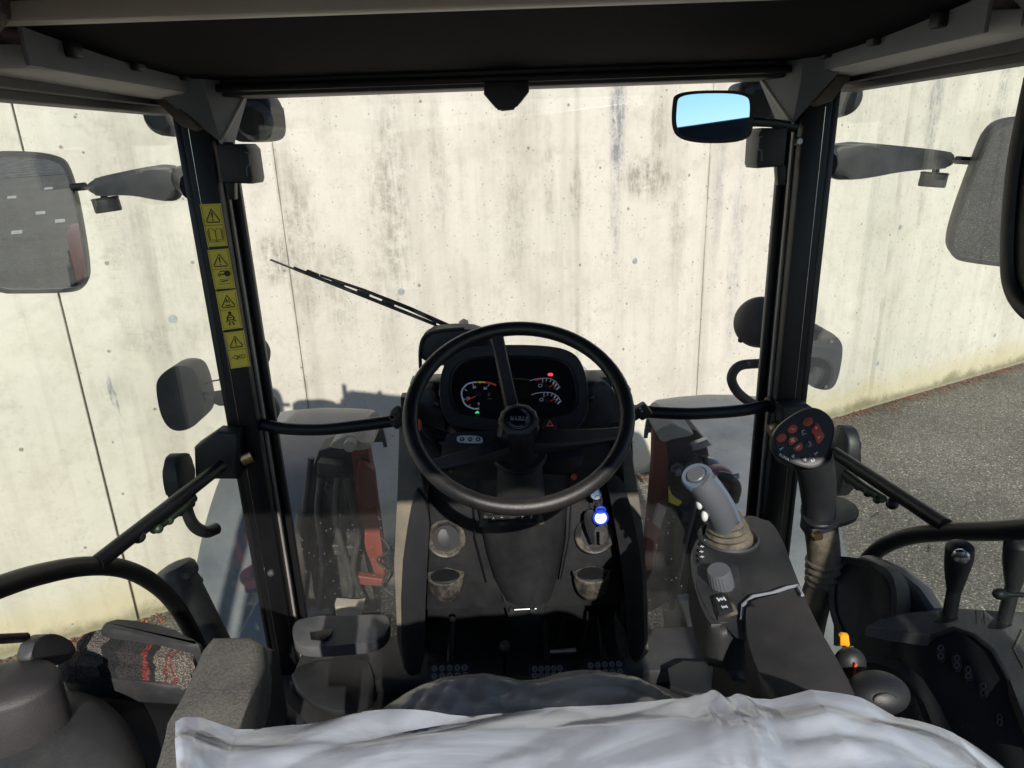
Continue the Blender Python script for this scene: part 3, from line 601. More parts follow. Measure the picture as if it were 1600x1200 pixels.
# ------------------------------------------------------------------ CAB SHELL
cab = thing('tractor_cab', 'black framed tractor cab shell with windscreen, roof and doors', 'tractor cab', (CX, .6, 1.25))
XL, XR, YW = -.668+CX, .668+CX, 1.5          # outer faces of pillars
for sg in (-1, 1):
    x0, x1 = sorted((CX+sg*.575, CX+sg*.632))
    pl = part('pillar', B().box((x0, 1.44, 1.15), (x1, 1.53, 2.64), .008), M['black_metal'], cab)
    xi = CX+sg*.5725; a, c = sorted((xi-sg*.003, xi+sg*.0022))
    part('glass_trim_strip', B().box((a, 1.470, 1.22), (c, 1.482, 2.56), .001), M['strip'], pl)
    a, c = sorted((CX+sg*.560, CX+sg*.584)); part('rubber_seal', B().box((a, 1.512, 1.2), (c, 1.528, 2.6), .003), M['seal'], pl)
    a, c = sorted((CX+sg*.633, CX+sg*.648)); part('rubber_seal', B().box((a, 1.45, 1.15), (c, 1.50, 2.62), .005), M['seal'], pl)
    part('seam_line', B().tube([V((CX+sg*.615, 1.4395, 1.2)), V((CX+sg*.615, 1.4395, 2.55))], .0007, 6), M['chrome'], pl)
    part('screw', B().lathe([(.001, -.006), (.007, -.005), (.009, 0)], (CX+sg*.60, 1.44, 1.55), (0, 1, 0), 12), M['steel'], pl)
part('windscreen', B().box((CX-.575, 1.530, 1.18), (CX+.575, 1.535, 2.66)), M['glass'], cab)
# door glass and lower door shells
for sg in (-1, 1):
    a, c = sorted((CX+sg*.700, CX+sg*.704))
    part('door_glass', B().box((a, -.75, 1.38), (c, 1.60, 2.60)), M['door_glass'], cab)
    part('door_top_seal', B().box(*[V(q) for q in zip(*[sorted(t) for t in ((CX+sg*.66, CX+sg*.70), (-.8, 1.5), (2.578, 2.61))])], .004), M['black_plastic'], cab)
    part('rear_post', B().box(*[V(q) for q in zip(*[sorted(t) for t in ((CX+sg*.62, CX+sg*.70), (-.88, -.78), (1.2, 2.6))])], .01), M['black_metal'], cab)
    part('lower_side_panel', B().box(*[V(q) for q in zip(*[sorted(t) for t in ((CX+sg*.64, CX+sg*.68), (-.8, .42), (1.2, 1.55))])], .01), M['dark_plastic'], cab)
# floor and front bulkhead
part('floor', B().box((CX-.66, -.85, 1.17), (CX+.66, 1.47, 1.25), .01), M['mud_floor'], cab)
part('front_sill', B().box((CX-.57, 1.36, 1.25), (CX+.57, 1.52, 1.295), .01), M['dark_plastic'], cab)
part('bulkhead', B().prism([V((CX-.30, 1.50, 1.25)), V((CX+.30, 1.50, 1.25)), V((CX+.27, 1.54, 1.95)), V((CX-.27, 1.54, 1.95))], (0, .03, 0)), M['black_plastic'], cab)
part('rear_wall', B().box((CX-.64, -.88, 1.2), (CX+.64, -.84, 1.75), .01), M['black_plastic'], cab)
part('rear_window_rail', B().prism([V((CX-.66, -.92, 2.44)), V((CX+.66, -.92, 2.44)), V((CX+.66, -.92, 2.69)), V((CX-.66, -.92, 2.575))], (0, .06, 0), .015), M['black_metal'], cab)
# ledge in the lower left windscreen corner
lg = part('front_ledge', B().prism([aZ(x, y, 1.42) for x, y in chk([(462, 962), (560, 962), (609, 957), (609, 985), (590, 1003), (520, 1009), (466, 1012), (455, 990)], 2)], (0, 0, -.03), .004), M['ledge'], cab)
part('ledge_latch', B().prism([aZ(x, y, 1.423) for x, y in ((484, 990), (521, 984), (518, 993), (507, 1002), (486, 1000))], (0, 0, .004), .001), M['black_metal'], lg)
b = B().prism([aZ(x, y, 1.31) for x, y in chk([(470, 1035), (565, 1025), (585, 1045), (582, 1110), (500, 1110), (450, 1060)], 1)], (0, 0, -.02), .004); part('floor_cover', b, M['black_plastic'], cab)
b = B().prism([aZ(x, y, 1.33) for x, y in chk([(1040, 1030), (1150, 1035), (1180, 1080), (1050, 1085)], 1)], (0, 0, -.02), .004); part('floor_cover', b, M['black_plastic'], cab)
# --- roof
roof = part('roof', B().box((CX-.73, .02, 2.70), (CX+.73, 1.60, 2.76), .02), M['grey_plastic'], cab)
bar = lambda lo, hi, mt, nm, bev=.004, par=cab: part(nm, B().box(lo, hi, bev), mt, par)
bar((CX-.60, 1.44, 2.605), (CX+.60, 1.53, 2.70), M['black_plastic'], 'front_header')
bar((CX-.585, 1.425, 2.612), (CX+.585, 1.439, 2.626), M['black_metal'], 'blind_pull_bar', .003)
bl = B(); n = 14
rings = []
for i in range(n+1):
    y = .90+.53*i/n; z = 2.655-.022*(i/n)-.006*math.sin(math.pi*i/n)
    rings.append([V((CX-.585, y, z)), V((CX+.585, y, z)), V((CX+.585, y, z+.003)), V((CX-.585, y, z+.003))])
part('roller_blind', bl.loft(rings), M['blind'], cab)
# visor catch in the middle of the header
b = B().prism([aY(x, y, 1.41) for x, y in ((756, 128), (826, 126), (827, 143), (812, 162), (808, 162), (803, 171), (784, 173), (778, 168), (774, 168), (756, 147))], (0, .03, 0), .003)
part('blind_catch', b, M['black_plastic'], cab)
p0 = aY(400, 13, .93); z0 = p0.z
b = B().box((CX-.75, .895, z0-.012), (CX+.75, .925, z0+.03), .005); part('hatch_crossbar', b, M['beige'], cab)
bar((CX-.6, .02, z0+.01), (CX+.6, .90, z0+.03), M['blind'], 'hatch_cover', .002)
for sg in (-1, 1):
    a, c = sorted((CX+sg*.58, CX+sg*.78)); bar((a, .02, 2.668), (c, 1.50, 2.698), M['felt'], 'roof_edge_lining', .004)
    a, c = sorted((CX+sg*.735, CX+sg*.765)); bar((a, -.85, 2.60), (c, 1.52, 2.75), M['dark_plastic'], 'roof_side_rail', .006)
# side roof trims, one per side, from picture outlines on the roof's own planes
def liner(sg, low, inner, clipq):
    X = CX+sg*.60
    L_ = part('roof_side_liner', B().prism([p for p in low], (0, 0, .05), .006), M['liner'], cab)
    return L_
def mirror_pt(p): return V((2*CX-p.x, p.y, p.z))
ZL = 2.598
lowL = [aY(325, 148, 1.44), V((CX-.585, 1.44, ZL+.01)), V((CX-.585, 1.02, ZL+.012)), V((CX-.60, .96, ZL+.012)), V((CX-.70, .86, ZL)), V((CX-.70, 1.45, ZL)), V((CX-.62, 1.455, ZL))]
lowL = lowL[1:]
for sg in (-1, 1):
    f = (lambda p: p) if sg < 0 else mirror_pt
    lp = part('roof_side_liner', B().prism([f(p) for p in lowL], (0, 0, .03), .005), M['liner'], cab)
    # upright inner face with the blind's guide rail and its clips
    a = [V((CX-.583, 1.43, ZL+.012)), V((CX-.583, .93, ZL+.012)), V((CX-.583, .93, 2.665)), V((CX-.583, 1.43, 2.640))]
    rail = part('blind_guide', B().prism([f(p) for p in a], (sg*-.006, 0, 0), .001), M['liner_blue'], cab)
    for y in (1.02, 1.19, 1.36):
        c = f(V((CX-.572, y, 2.638))); part('guide_clip', B().box(c-V((.008, .012, .010)), c+V((.008, .012, .010)), .003), M['black_plastic'], rail)
    # darker door header outside of it, dropping to the seal
    a = [V((CX-.64, 1.46, 2.59)), V((CX-.64, -.8, 2.59)), V((CX-.64, -.8, 2.64)), V((CX-.64, 1.46, 2.64))]
    part('door_header', B().prism([f(p) for p in a], (sg*.05, 0, 0), .004), M['dark_plastic'], cab)
    a = [V((CX-.60, .90, ZL+.012)), V((CX-.72, .84, ZL)), V((CX-.72, .80, ZL)), V((CX-.58, .86, ZL+.012))]
    part('liner_end', B().prism([f(p) for p in a], (0, 0, .05), .004), M['black_plastic'], cab)
# felt covered air ducts at the upper rear corners of the view
for sg in (-1, 1):
    f = (lambda p: p) if sg < 0 else mirror_pt
    rings = []
    for y in (.40, .60, .86, .895):
        k = 0 if y < .88 else .01
        rings.append([f(V((CX+x, y, z))) for x, z in ((-.80, 2.70), (-.80, 2.61+k), (-.66, 2.60+k), (-.60, 2.615+k), (-.565, 2.645+k), (-.555, 2.705))])
    part('air_duct', B().loft(rings), M['felt'], cab)
# corner gussets between pillar and roof
def gusset(sg):
    f = (lambda x, y, Y: aY(x, y, Y)) if sg < 0 else None
    if sg < 0: q = dict(t0=(318, 150), t1=(384, 150), bot=(346, 221), o=(252, 150), ob=(338, 222))
    else: q = dict(t0=(1190, 129), t1=(1262, 126), bot=(1238, 195), o=(1310, 118), ob=(1240, 196))
    if sg < 0:
        A, Bp, Cb, D = aY(384, 146, 1.505), aY(322, 146, 1.40), aY(345, 222, 1.425), aY(248, 148, 1.36)
    else:
        A, Bp, Cb, D = aY(1190, 124, 1.505), aY(1252, 122, 1.40), aY(1238, 194, 1.425), aY(1312, 112, 1.36)
    E_ = V((A.x, 1.52, A.z)); up = V((0, 0, .06))
    bm = bmesh.new(); v = [bm.verts.new(p) for p in (A, Bp, D, Cb, A+up, Bp+up, D+up, V((Cb.x, 1.5, Cb.z)), V((D.x, 1.5, D.z)), V((A.x, 1.52, A.z)))]
    for t in ((0, 1, 3), (1, 2, 3), (0, 4, 5, 1), (1, 5, 6, 2), (0, 3, 7, 9), (3, 2, 8, 7), (4, 0, 9), (2, 6, 8)): bm.faces.new([v[i] for i in t])
    g = part('corner_gusset', bm, M['liner_blue'], cab, ang=20)
    part('gusset_edge', B().tube([A, Cb], .0035, 8), M['beige'], g)
    # pale folded strip on the outside of the gusset
    if sg < 0: pts = [(236, 151), (262, 151), (312, 200), (306, 205), (283, 197)]
    else: pts = [(1332, 118), (1308, 118), (1270, 163), (1277, 166), (1300, 158)]
    part('folded_strip', B().prism([aY(x, y, 1.38) for x, y in pts], (0, .02, 0), .002), M['warm_trim'], g)
gusset(-1); gusset(1)
# rolled hook brackets at the top of both pillars
for sg, (c1, c2), lab in ((-1, ((345, 255), (394, 255)), 0), (1, ((1226, 229), (1181, 231)), 0)):
    a = aY(*c1, 1.42); c = aY(*c2, 1.42)
    hb = part('hook_bracket', B().prism([V((p.x, 1.41, p.z)) for p in [V((a.x, 0, a.z+.034)), V((c.x+(-sg)*-.008, 0, c.z+.036)), V((c.x, 0, c.z+.026)), V((c.x, 0, c.z-.030)), V((c.x+sg*.004, 0, c.z-.038)), V((a.x, 0, a.z-.036))]], (0, .075, 0), .005), M['black_plastic'], cab)
    x = c.x+sg*.007
    part('hook_edge', B().tube(spl([V((x, 1.408, c.z+.020)), V((x-sg*.006, 1.408, c.z+.018)), V((x-sg*.006, 1.408, c.z-.002)), V((x, 1.408, c.z-.006)), V((x+sg*.002, 1.408, c.z-.024))], 4), .0014, 6), M['grey_plastic'], hb)
    b = B().prism([aY(q[0], q[1], 1.43) for q in (((352, 283), (366, 283), (366, 312), (358, 312)) if sg < 0 else ((1214, 258), (1228, 258), (1228, 290), (1216, 290)))], (0, .02, 0), .002); part('bracket_tab', b, M['black_metal'], cab)

# ------------------------------------------------------------------ warning stickers on the left pillar
def P2(px, py): return aY(px, py, 1.4385)
YS = V((0, -1, 0))
stk = [((312, 319), (345, 318), (356, 384), (325, 386), 'open book'), ((324, 391), (357, 388), (368, 450), (336, 452), 'spanner'),
       ((337, 456), (369, 452), (379, 512), (348, 516), 'seated figure'), ((350, 520), (381, 516), (391, 572), (361, 576), 'chain links')]
def quad_uv(q, u, v):
    a, b_, c, d = [V((t[0], t[1])) for t in q]; top = a.lerp(b_, u); bo = d.lerp(c, u); return top.lerp(bo, v)
for i, s in enumerate(stk):
    q = s[:4]
    xs = -.658+CX
    t = thing('warning_sticker', 'yellow pillar warning sticker with triangle above %s' % {'open book': 'an open book pictogram, topmost of the column', 'spanner': 'a spanner pictogram, second from the top', 'seated figure': 'a belted seated figure', 'chain links': 'red crossed linked rings, lowest of the column'}[s[4]], 'sticker', P2(*q[3]), 'yellow warning stickers down the left pillar')
    part('backing', B().prism([P2(*p) for p in q], (0, -.0006, 0)), M['yellow'], t)
    def pt(u, v, k=.0012): w = quad_uv(q, u, v); r_ = P2(w.x, w.y); r_.y -= k; return r_
    def line(pts, r=.0010, mt='print_dark', nm='print', closed=False):
        pp = [pt(*p) for p in pts]
        part(nm, B().tube(pp, r, 5, closed=closed, flat=1), M[mt], t)
    line([(.5, .12), (.82, .40), (.80, .43), (.2, .43), (.18, .40)], .0011, closed=True, nm='triangle')
    if s[4] == 'seated figure':
        line([(.42, .30), (.46, .22), (.5, .30), (.56, .24), (.58, .32)], .0009, nm='flame'); line([(.38, .38), (.62, .38)], .0012, nm='flame')
    else:
        part('exclamation_mark', B().prism([pt(*p) for p in ((.46, .2), (.54, .2), (.515, .34), (.485, .34))], (0, -.0004, 0)).prism([pt(*p) for p in ((.47, .365), (.53, .365), (.53, .395), (.47, .395))], (0, -.0004, 0)), M['print_dark'], t)
    line([(.04, .5), (.96, .5)], .0005, 'print_gold', 'divider'); line([(.06, .03), (.94, .03), (.94, .97), (.06, .97)], .0004, 'print_gold', 'border', True)
    if s[4] == 'open book':
        line([(.5, .64), (.38, .58), (.2, .58), (.2, .84), (.38, .84), (.5, .9), (.62, .84), (.8, .84), (.8, .58), (.62, .58), (.5, .64), (.5, .9)], .0008, 'print_gold', 'book')
        line([(.14, .62), (.14, .88), (.4, .9)], .0006, 'print_gold', 'book'); line([(.86, .62), (.86, .88), (.6, .9)], .0006, 'print_gold', 'book')
    if s[4] == 'spanner':
        line([(.28, .64), (.36, .60), (.42, .64), (.36, .68)], .0010, closed=True, nm='spanner'); line([(.42, .64), (.68, .63)], .0012, nm='spanner')
        c = pt(.74, .62); part('spanner', B().lathe([(.001, -.0004), (.0065, -.0004), (.0065, .0004)], c, (0, 1, 0), 14), M['print_dark'], t)
        line([(.4, .56), (.62, .55)], .0011, nm='arrow'); line([(.25, .88), (.32, .77), (.85, .75), (.8, .87)], .0006, 'print_gold', 'plate', True); line([(.38, .82), (.72, .79)], .0011, nm='mark')
    if s[4] == 'seated figure':
        c = pt(.5, .58); part('figure', B().lathe([(.001, -.0004), (.0035, -.0004), (.0035, .0004)], c, (0, 1, 0), 12), M['print_dark'], t)
        line([(.36, .78), (.34, .70), (.42, .64), (.58, .64), (.66, .70), (.64, .78)], .0015, nm='figure'); line([(.24, .80), (.42, .76), (.58, .76), (.76, .80)], .0010, nm='belt')
        line([(.44, .8), (.4, .9)], .0014, nm='figure'); line([(.56, .8), (.62, .9)], .0014, nm='figure'); line([(.42, .7), (.58, .7)], .0012, nm='figure')
    if s[4] == 'chain links':
        for u in (.3, .7):
            c = pt(u+.05, .70); part('ring', B().tube([c+V((math.cos(a)*.0036, 0, math.sin(a)*.0044)) for a in [2*math.pi*k/14 for k in range(14)]], .0006, 5, True), M['print_dark'], t)
        line([(.42, .66), (.62, .76)], .0009, 'print_red', 'cross'); line([(.62, .65), (.42, .77)], .0009, 'print_red', 'cross'); line([(.14, .73), (.22, .70)], .0007, nm='arrow')

# ------------------------------------------------------------------ MIRRORS
def plane_basis(n, up=V((0, 0, 1))):
    n = n.normalized(); x = up.cross(n).normalized(); return x, n.cross(x).normalized(), n
def mirror_normal(p, out): return (out.normalized()-(p-CP).normalized()).normalized()
def scale_poly(pts, k):
    c = sum(pts, V((0, 0, 0)))/len(pts); return [c+(p-c)*k for p in pts]
# left outside mirror
def outside_mirror(outline, cpx, Yd, target, lab, catname='outside_mirror', shrink=.93):
    c = aY(*cpx, Yd); n = mirror_normal(c, target-c)
    pts = [aP(x, y, c, n) for x, y in chk(outline, 3)]
    t = thing(catname, lab, 'mirror', c, 'outside mirrors of the cab')
    inn = scale_poly(pts, shrink)
    b = B().ring([p+n*.006 for p in pts], [p+n*.006 for p in inn], -n*.012)
    part('mirror_rim', b, M['housing'], t)
    rings = [pts, scale_poly([p-n*.03 for p in pts], .98), scale_poly([p-n*.055 for p in pts], .9), scale_poly([p-n*.065 for p in pts], .7)]
    part('mirror_back', B().loft([[p-n*.001 for p in r] for r in rings]), M['housing'], t)
    part('mirror_glass', B().prism([p+n*.002 for p in inn], -n*.002), M['mirror_dusty'], t)
    return t, c, n
tl, cl, nl = outside_mirror([(-60, 236), (82, 236), (112, 262), (141, 420), (135, 450), (105, 458), (-60, 458)], (50, 350), 1.85, V((-1.75, -9.5, 0)), 'large dusty outside mirror on the left arm showing dark asphalt')
tR, cr_, nr = outside_mirror([(1700, 178), (1590, 181), (1552, 192), (1535, 225), (1480, 375), (1486, 400), (1502, 409), (1640, 424), (1700, 420)], (1570, 300), 1.80, V((3.2, -3.5, 0)), 'large dusty outside mirror on the right arm, partly cut off by the picture edge')
# arms
def mirror_arm(sg, lab):
    f = (lambda x, y, Y=1.84: aY(x, y, Y))
    if sg < 0: top = [(278, 252), (200, 266), (135, 281)]; bot = [(130, 297), (150, 308), (200, 304), (245, 313), (278, 316)]; st_ = [(134, 291), (112, 293)]; knob = (167, 320); nub = (163, 309)
    else: top = [(1296, 218), (1400, 227), (1492, 237)]; bot = [(1497, 246), (1490, 264), (1420, 266), (1350, 280), (1296, 283)]; st_ = [(1494, 250), (1528, 252)]; knob = (1458, 281); nub = (1462, 267)
    t = thing('mirror_arm', lab, 'mirror arm', f(*top[0]), 'arms carrying the outside mirrors')
    pts = [f(*p) for p in chk(top+bot, 2)]
    bm = B(); off = V((0, .05, 0))
    bm.prism(pts, off, .015, 3); part('arm_cover', bm, M['housing'], t)
    part('stub', B().tube([f(*st_[0], 1.865), f(*st_[1], 1.865)], .010, 14), M['black_metal'], t)
    k = f(*knob, 1.865)
    part('adjuster', B().lathe([(.001, -.018), (.030, -.018), (.032, -.014), (.032, .014), (.034, .016), (.030, .019), (.001, .019)], k, (-.1*sg*-1, 0, 1), 28), M['housing'], t)
    part('ball_joint', B().sph(f(*nub, 1.865), .009), M['black_metal'], t)
    y0 = f(*top[0]).x
    part('arm_mount', B().tube([V((CX+sg*.65, 1.52, 2.44)), V((y0, 1.865, 2.445))], .035, 12), M['black_plastic'], t)
mirror_arm(-1, 'black tapered mirror arm reaching left from the left pillar'); mirror_arm(1, 'black tapered mirror arm reaching right from the right pillar')
# inside mirror
ci = aY(1114, 183, 1.30); ni = mirror_normal(ci, V((-.36, -.86, 2.622))-ci)
im = thing('inside_mirror', 'small black rear view mirror hanging by the right pillar and showing blue sky', 'mirror', ci)
oi = [aP(x, y, ci, ni) for x, y in chk([(1054, 148), (1080, 142), (1140, 141), (1170, 145), (1180, 154), (1177, 200), (1170, 217), (1140, 224), (1090, 224), (1058, 216), (1049, 196), (1051, 160)], 2)]
inn = scale_poly(oi, .89)
part('mirror_shell', B().ring([p+ni*.006 for p in oi], [p+ni*.006 for p in inn], -ni*.012), M['black_plastic'], im)
part('mirror_back', B().loft([[p-ni*.002 for p in oi], scale_poly([p-ni*.018 for p in oi], .97), scale_poly([p-ni*.028 for p in oi], .8)]), M['black_plastic'], im)
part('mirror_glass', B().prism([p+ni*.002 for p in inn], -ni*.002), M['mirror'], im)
part('stem', B().tube([aY(1150, 188, 1.33), aY(1205, 192, 1.40), aY(1240, 198, 1.44)], [.009, .008, .010], 12), M['black_metal'], im)
part('stem_screw', B().lathe([(.001, -.012), (.006, -.012), (.009, 0)], aY(1246, 221, 1.43), (0, 1, 0), 6), M['steel'], im)

# ------------------------------------------------------------------ LAMPS outside
def roof_lamp(px, lab):
    t = thing('work_lamp', lab, 'work lamp', aY(*px[0], 1.70), 'work lamps under the front roof corners')
    pts = [aY(x, y, 1.66) for x, y in chk(px, 3)]
    part('lamp_housing', B().prism(pts, (0, .10, 0), .012, 3), M['housing'], t)
    c = sum(pts, V((0, 0, 0)))/len(pts)
    part('rear_cap', B().lathe([(.001, -.03), (.03, -.028), (.04, -.01), (.042, .0)], c, (0, 1, 0), 24), M['black_plastic'], t)
    part('hanger', B().box(c+V((-.012, .03, .0)), c+V((.012, .06, .12)), .003), M['black_metal'], t)
roof_lamp([(366, 140), (418, 142), (427, 195), (424, 216), (404, 222), (352, 222)], 'rounded black work lamp beside the upper left pillar, inboard of it behind the windscreen')
roof_lamp([(238, 140), (262, 142), (275, 215), (256, 212), (246, 196)], 'slim black lamp housing showing outboard of the upper left pillar')
roof_lamp([(1154, 124), (1210, 124), (1222, 196), (1182, 197), (1172, 170), (1156, 165)], 'black work lamp behind the small inside mirror at the upper right pillar')
roof_lamp([(1300, 118), (1328, 118), (1330, 150), (1322, 180), (1304, 188)], 'slim black lamp housing showing outboard of the upper right pillar')
# position lamps on stalks
t = thing('position_lamp', 'rounded black marker lamp on a stalk outside the left door glass', 'lamp', aY(281, 622, 1.72))
pts = [aY(x, y, 1.70) for x, y in chk([(246, 590), (270, 571), (300, 572), (311, 592), (320, 632), (318, 652), (298, 671), (270, 675), (252, 655), (243, 610)], 4)]
part('lamp_body', B().prism(pts, (0, .07, 0), .022, 4), M['housing'], t)
part('stalk', B().tube([aY(312, 618, 1.74), aY(330, 620, 1.70), aY(346, 622, 1.64)], [.010, .014, .02], 12), M['black_plastic'], t)
part('wire', B().tube(spl([aY(314, 602, 1.74), aY(330, 596, 1.70), aY(346, 593, 1.62)], 5), .0022, 6), M['seal'], t)
t = thing('position_lamp', 'rounded black marker lamp with two screws outside the right pillar', 'lamp', aY(1288, 562, 1.72))
pts = [aY(x, y, 1.66) for x, y in chk([(1262, 540), (1264, 518), (1290, 513), (1316, 532), (1317, 556), (1308, 600), (1294, 611), (1270, 606), (1258, 596)], 4)]
part('lamp_body', B().prism(pts, (0, .08, 0), .018, 4), M['housing'], t)
for q in ((1299, 534), (1290, 605)): part('screw', B().lathe([(.001, -.003), (.004, -.003), (.005, .002)], aY(q[0], q[1]-1, 1.662), (0, 1, 0), 12), M['steel'], t)
part('stalk', B().tube([aY(1262, 570, 1.70), aY(1240, 572, 1.62)], .02, 12), M['black_plastic'], t)
# round lamps on loops, either side
t = thing('round_lamp', 'round black work lamp on a looped bracket left of the right pillar', 'lamp', aY(1180, 505, 1.75))
c = aY(1188, 504, 1.78)
part('lamp_shell', B().lathe([(.001, -.045), (.035, -.043), (.055, -.03), (.066, -.008), (.068, .005), (.064, .02), (.001, .02)], c, (.15, 1, -.1), 36), M['housing'], t)
for a in (.9, 3.9, 5.2): part('lamp_lug', B().sph(c+V((math.cos(a)*.066, 0, math.sin(a)*.066)), .008), M['housing'], t)
part('looped_bracket', B().tube(spl([aY(1215, 567, 1.78), aY(1185, 568, 1.76), aY(1155, 572, 1.75), aY(1143, 590, 1.75), aY(1152, 612, 1.75), aY(1175, 630, 1.76), aY(1200, 640, 1.78)], 6), .013, 12), M['housing'], t)
t = thing('round_lamp', 'round black lamp peeping out right of the left pillar below the stickers', 'lamp', aY(400, 545, 1.75))
part('lamp_shell', B().lathe([(.001, -.04), (.03, -.038), (.046, -.02), (.05, .0), (.046, .02), (.001, .02)], aY(392, 552, 1.76), (-.1, 1, -.1), 32), M['housing'], t)
part('lamp_foot', B().sph(aY(420, 638, 1.76), .032, (.9, 1, 1.25)), M['housing'], t)

# ------------------------------------------------------------------ WIPER
t = thing('windscreen_wiper', 'black wiper arm parked diagonally across the windscreen', 'wiper', aY(720, 518, 1.56))
part('wiper_arm', B().tube([aY(722, 519, 1.555), aY(640, 482, 1.57), aY(570, 454, 1.57), aY(500, 430, 1.56)], [.006, .005, .004, .003], 8), M['black_metal'], t)
p1, p2 = aY(424, 405, 1.553), aY(703, 516, 1.553)
d = (p2-p1).normalized(); u = d.cross(V((0, 1, 0)))
part('blade_rubber', B().obox((p1+p2)/2-V((0, .006, 0)), d, V((0, 1, 0)), u, (p2-p1).length, .010, .0022), M['seal'], t)
part('blade_spine', B().obox((p1*.48+p2*.52), d, V((0, 1, 0)), u, (p2-p1).length*.80, .006, .0075, .001, 1), M['black_plastic'], t)
for k in (.22, .36, .5, .64): part('blade_claw', B().obox(p1.lerp(p2, k)+u*.002+V((0, .004, 0)), d, V((0, 1, 0)), u, .030, .007, .012, .002, 1), M['black_metal'], t)
part('motor_cover', B().prism([aY(x, y, 1.47) for x, y in chk([(656, 570), (655, 545), (660, 524), (680, 516), (724, 513), (770, 520), (770, 575)], 2)], (0, .05, 0), .012, 3), M['console'], t)
part('cover_rim', B().tube([aY(x, y, 1.468) for x, y in chk([(657, 575), (656, 545), (662, 524), (682, 517), (726, 514)], 2, False)], .004, 8), M['black_plastic'], t)
part('pivot_nut', B().lathe([(.001, -.01), (.010, -.01), (.012, 0), (.012, .08)], aY(722, 519, 1.50), (0, 1, 0), 6), M['black_metal'], t)

# ------------------------------------------------------------------ DOORS: rails, bars, handles
dl = thing('door_frame', 'black tubular left door frame with diagonal pull bar', 'door frame', aX(150, 880, CX-.66))
A = [aX(-60, 940, CX-.69), aX(0, 917, CX-.69), aX(60, 898, CX-.69), aX(130, 885, CX-.69), aX(190, 888, CX-.69), aX(235, 908, CX-.69), aX(270, 940, CX-.69), aX(298, 985, CX-.69), aX(318, 1030, CX-.69)]
part('sill_tube', B().tube(spl(A, 7), .0155, 18), M['black_metal'], dl)
p1, p2 = aX(345, 728, CX-.64), aX(150, 881, CX-.685)
part('pull_bar', B().tube([p1, p2], .0135, 18), M['black_metal'], dl)
part('green_grip', B().tube(spl([aX(300, 775, CX-.655)+V((0, 0, -.004)), aX(270, 799, CX-.66)+V((0, 0, -.006)), aX(238, 823, CX-.668)+V((0, 0, -.006))], 5), [.011, .013, .009], 10), M['green'], dl)
for k in range(4): q = aX(298-17*k, 785+13*k, CX-.658); part('grip_rib', B().sph(q+V((0, 0, -.003)), .0085), M['green'], dl)
part('grip_end', B().sph(aX(216, 838, CX-.67), .0125), M['black_plastic'], dl)
def hinge(sg):
    if sg < 0: o1 = [(302, 700), (338, 675), (371, 678), (371, 750), (304, 750)]
    else: o1 = [(1222, 636), (1262, 633), (1300, 660), (1302, 720), (1224, 706)]
    t = thing('door_latch', 'black hinge block with brass coloured catch on the %s pillar' % ('left' if sg < 0 else 'right'), 'door latch', aY(*o1[0], 1.40), 'latch blocks on the pillars')
    part('latch_block', B().prism([aY(x, y, 1.395) for x, y in o1], (0, .045, 0), .008, 3), M['black_plastic'], t)
    k = (377, 716) if sg < 0 else (1216, 668)
    part('catch', B().lathe([(.013, -.012), (.015, -.012), (.015, .012), (.013, .012)], aY(*k, 1.425)+V((-sg*.012, 0, 0)), (1, .3, .3), 20, (1, .55)), M['brass'], t)
    part('catch_pin', B().tube([aY(k[0]-12, k[1]-4, 1.425), aY(k[0]+12, k[1]+2, 1.42)], .0035, 8), M['brass'], t)
hinge(-1); hinge(1)
t = dl
part('handle_plate', B().prism([aX(x, y, CX-.735) for x, y in chk([(276, 712), (292, 706), (304, 715), (306, 760), (296, 790), (284, 785), (275, 750)], 2)], (-.03, 0, 0), .006, 2), M['black_plastic'], t)
part('handle_grip', B().tube(spl([aX(290, 770, CX-.75), aX(293, 800, CX-.745), aX(304, 822, CX-.735), aX(322, 831, CX-.72), aX(338, 826, CX-.71)], 6), [.013, .014], 14), M['black_plastic'], t)
dr = thing('door_frame', 'black tubular right door frame with diagonal pull bar and green grip', 'door frame', aX(1480, 825, CX+.66))
A = [aX(1345, 905, CX+.69), aX(1352, 880, CX+.69), aX(1378, 855, CX+.69), aX(1420, 838, CX+.69), aX(1480, 831, CX+.69), aX(1560, 829, CX+.69), aX(1660, 822, CX+.69)]
part('sill_tube', B().tube(spl(A, 7), .0150, 18), M['black_metal'], dr)
p1, p2 = aX(1304, 708, CX+.655), aX(1478, 822, CX+.688)
part('pull_bar', B().tube([p1, p2], .0130, 18), M['black_metal'], dr)
part('green_grip', B().tube(spl([aX(1322, 742, CX+.66), aX(1348, 761, CX+.665), aX(1380, 780, CX+.672)], 5), [.011, .012, .008], 10), M['green'], dr)
for k in range(4): q = aX(1326+15*k, 749+10*k, CX+.664); part('grip_rib', B().sph(q+V((0, 0, -.002)), .0080), M['green'], dr)
part('grip_end', B().sph(aX(1394, 787, CX+.675), .011), M['black_plastic'], dr)
t = dr
part('handle_plate', B().prism([aX(x, y, CX+.735) for x, y in chk([(1300, 664), (1315, 664), (1325, 682), (1326, 720), (1312, 775), (1296, 775), (1298, 700)], 2)], (.03, 0, 0), .006, 2), M['black_plastic'], t)
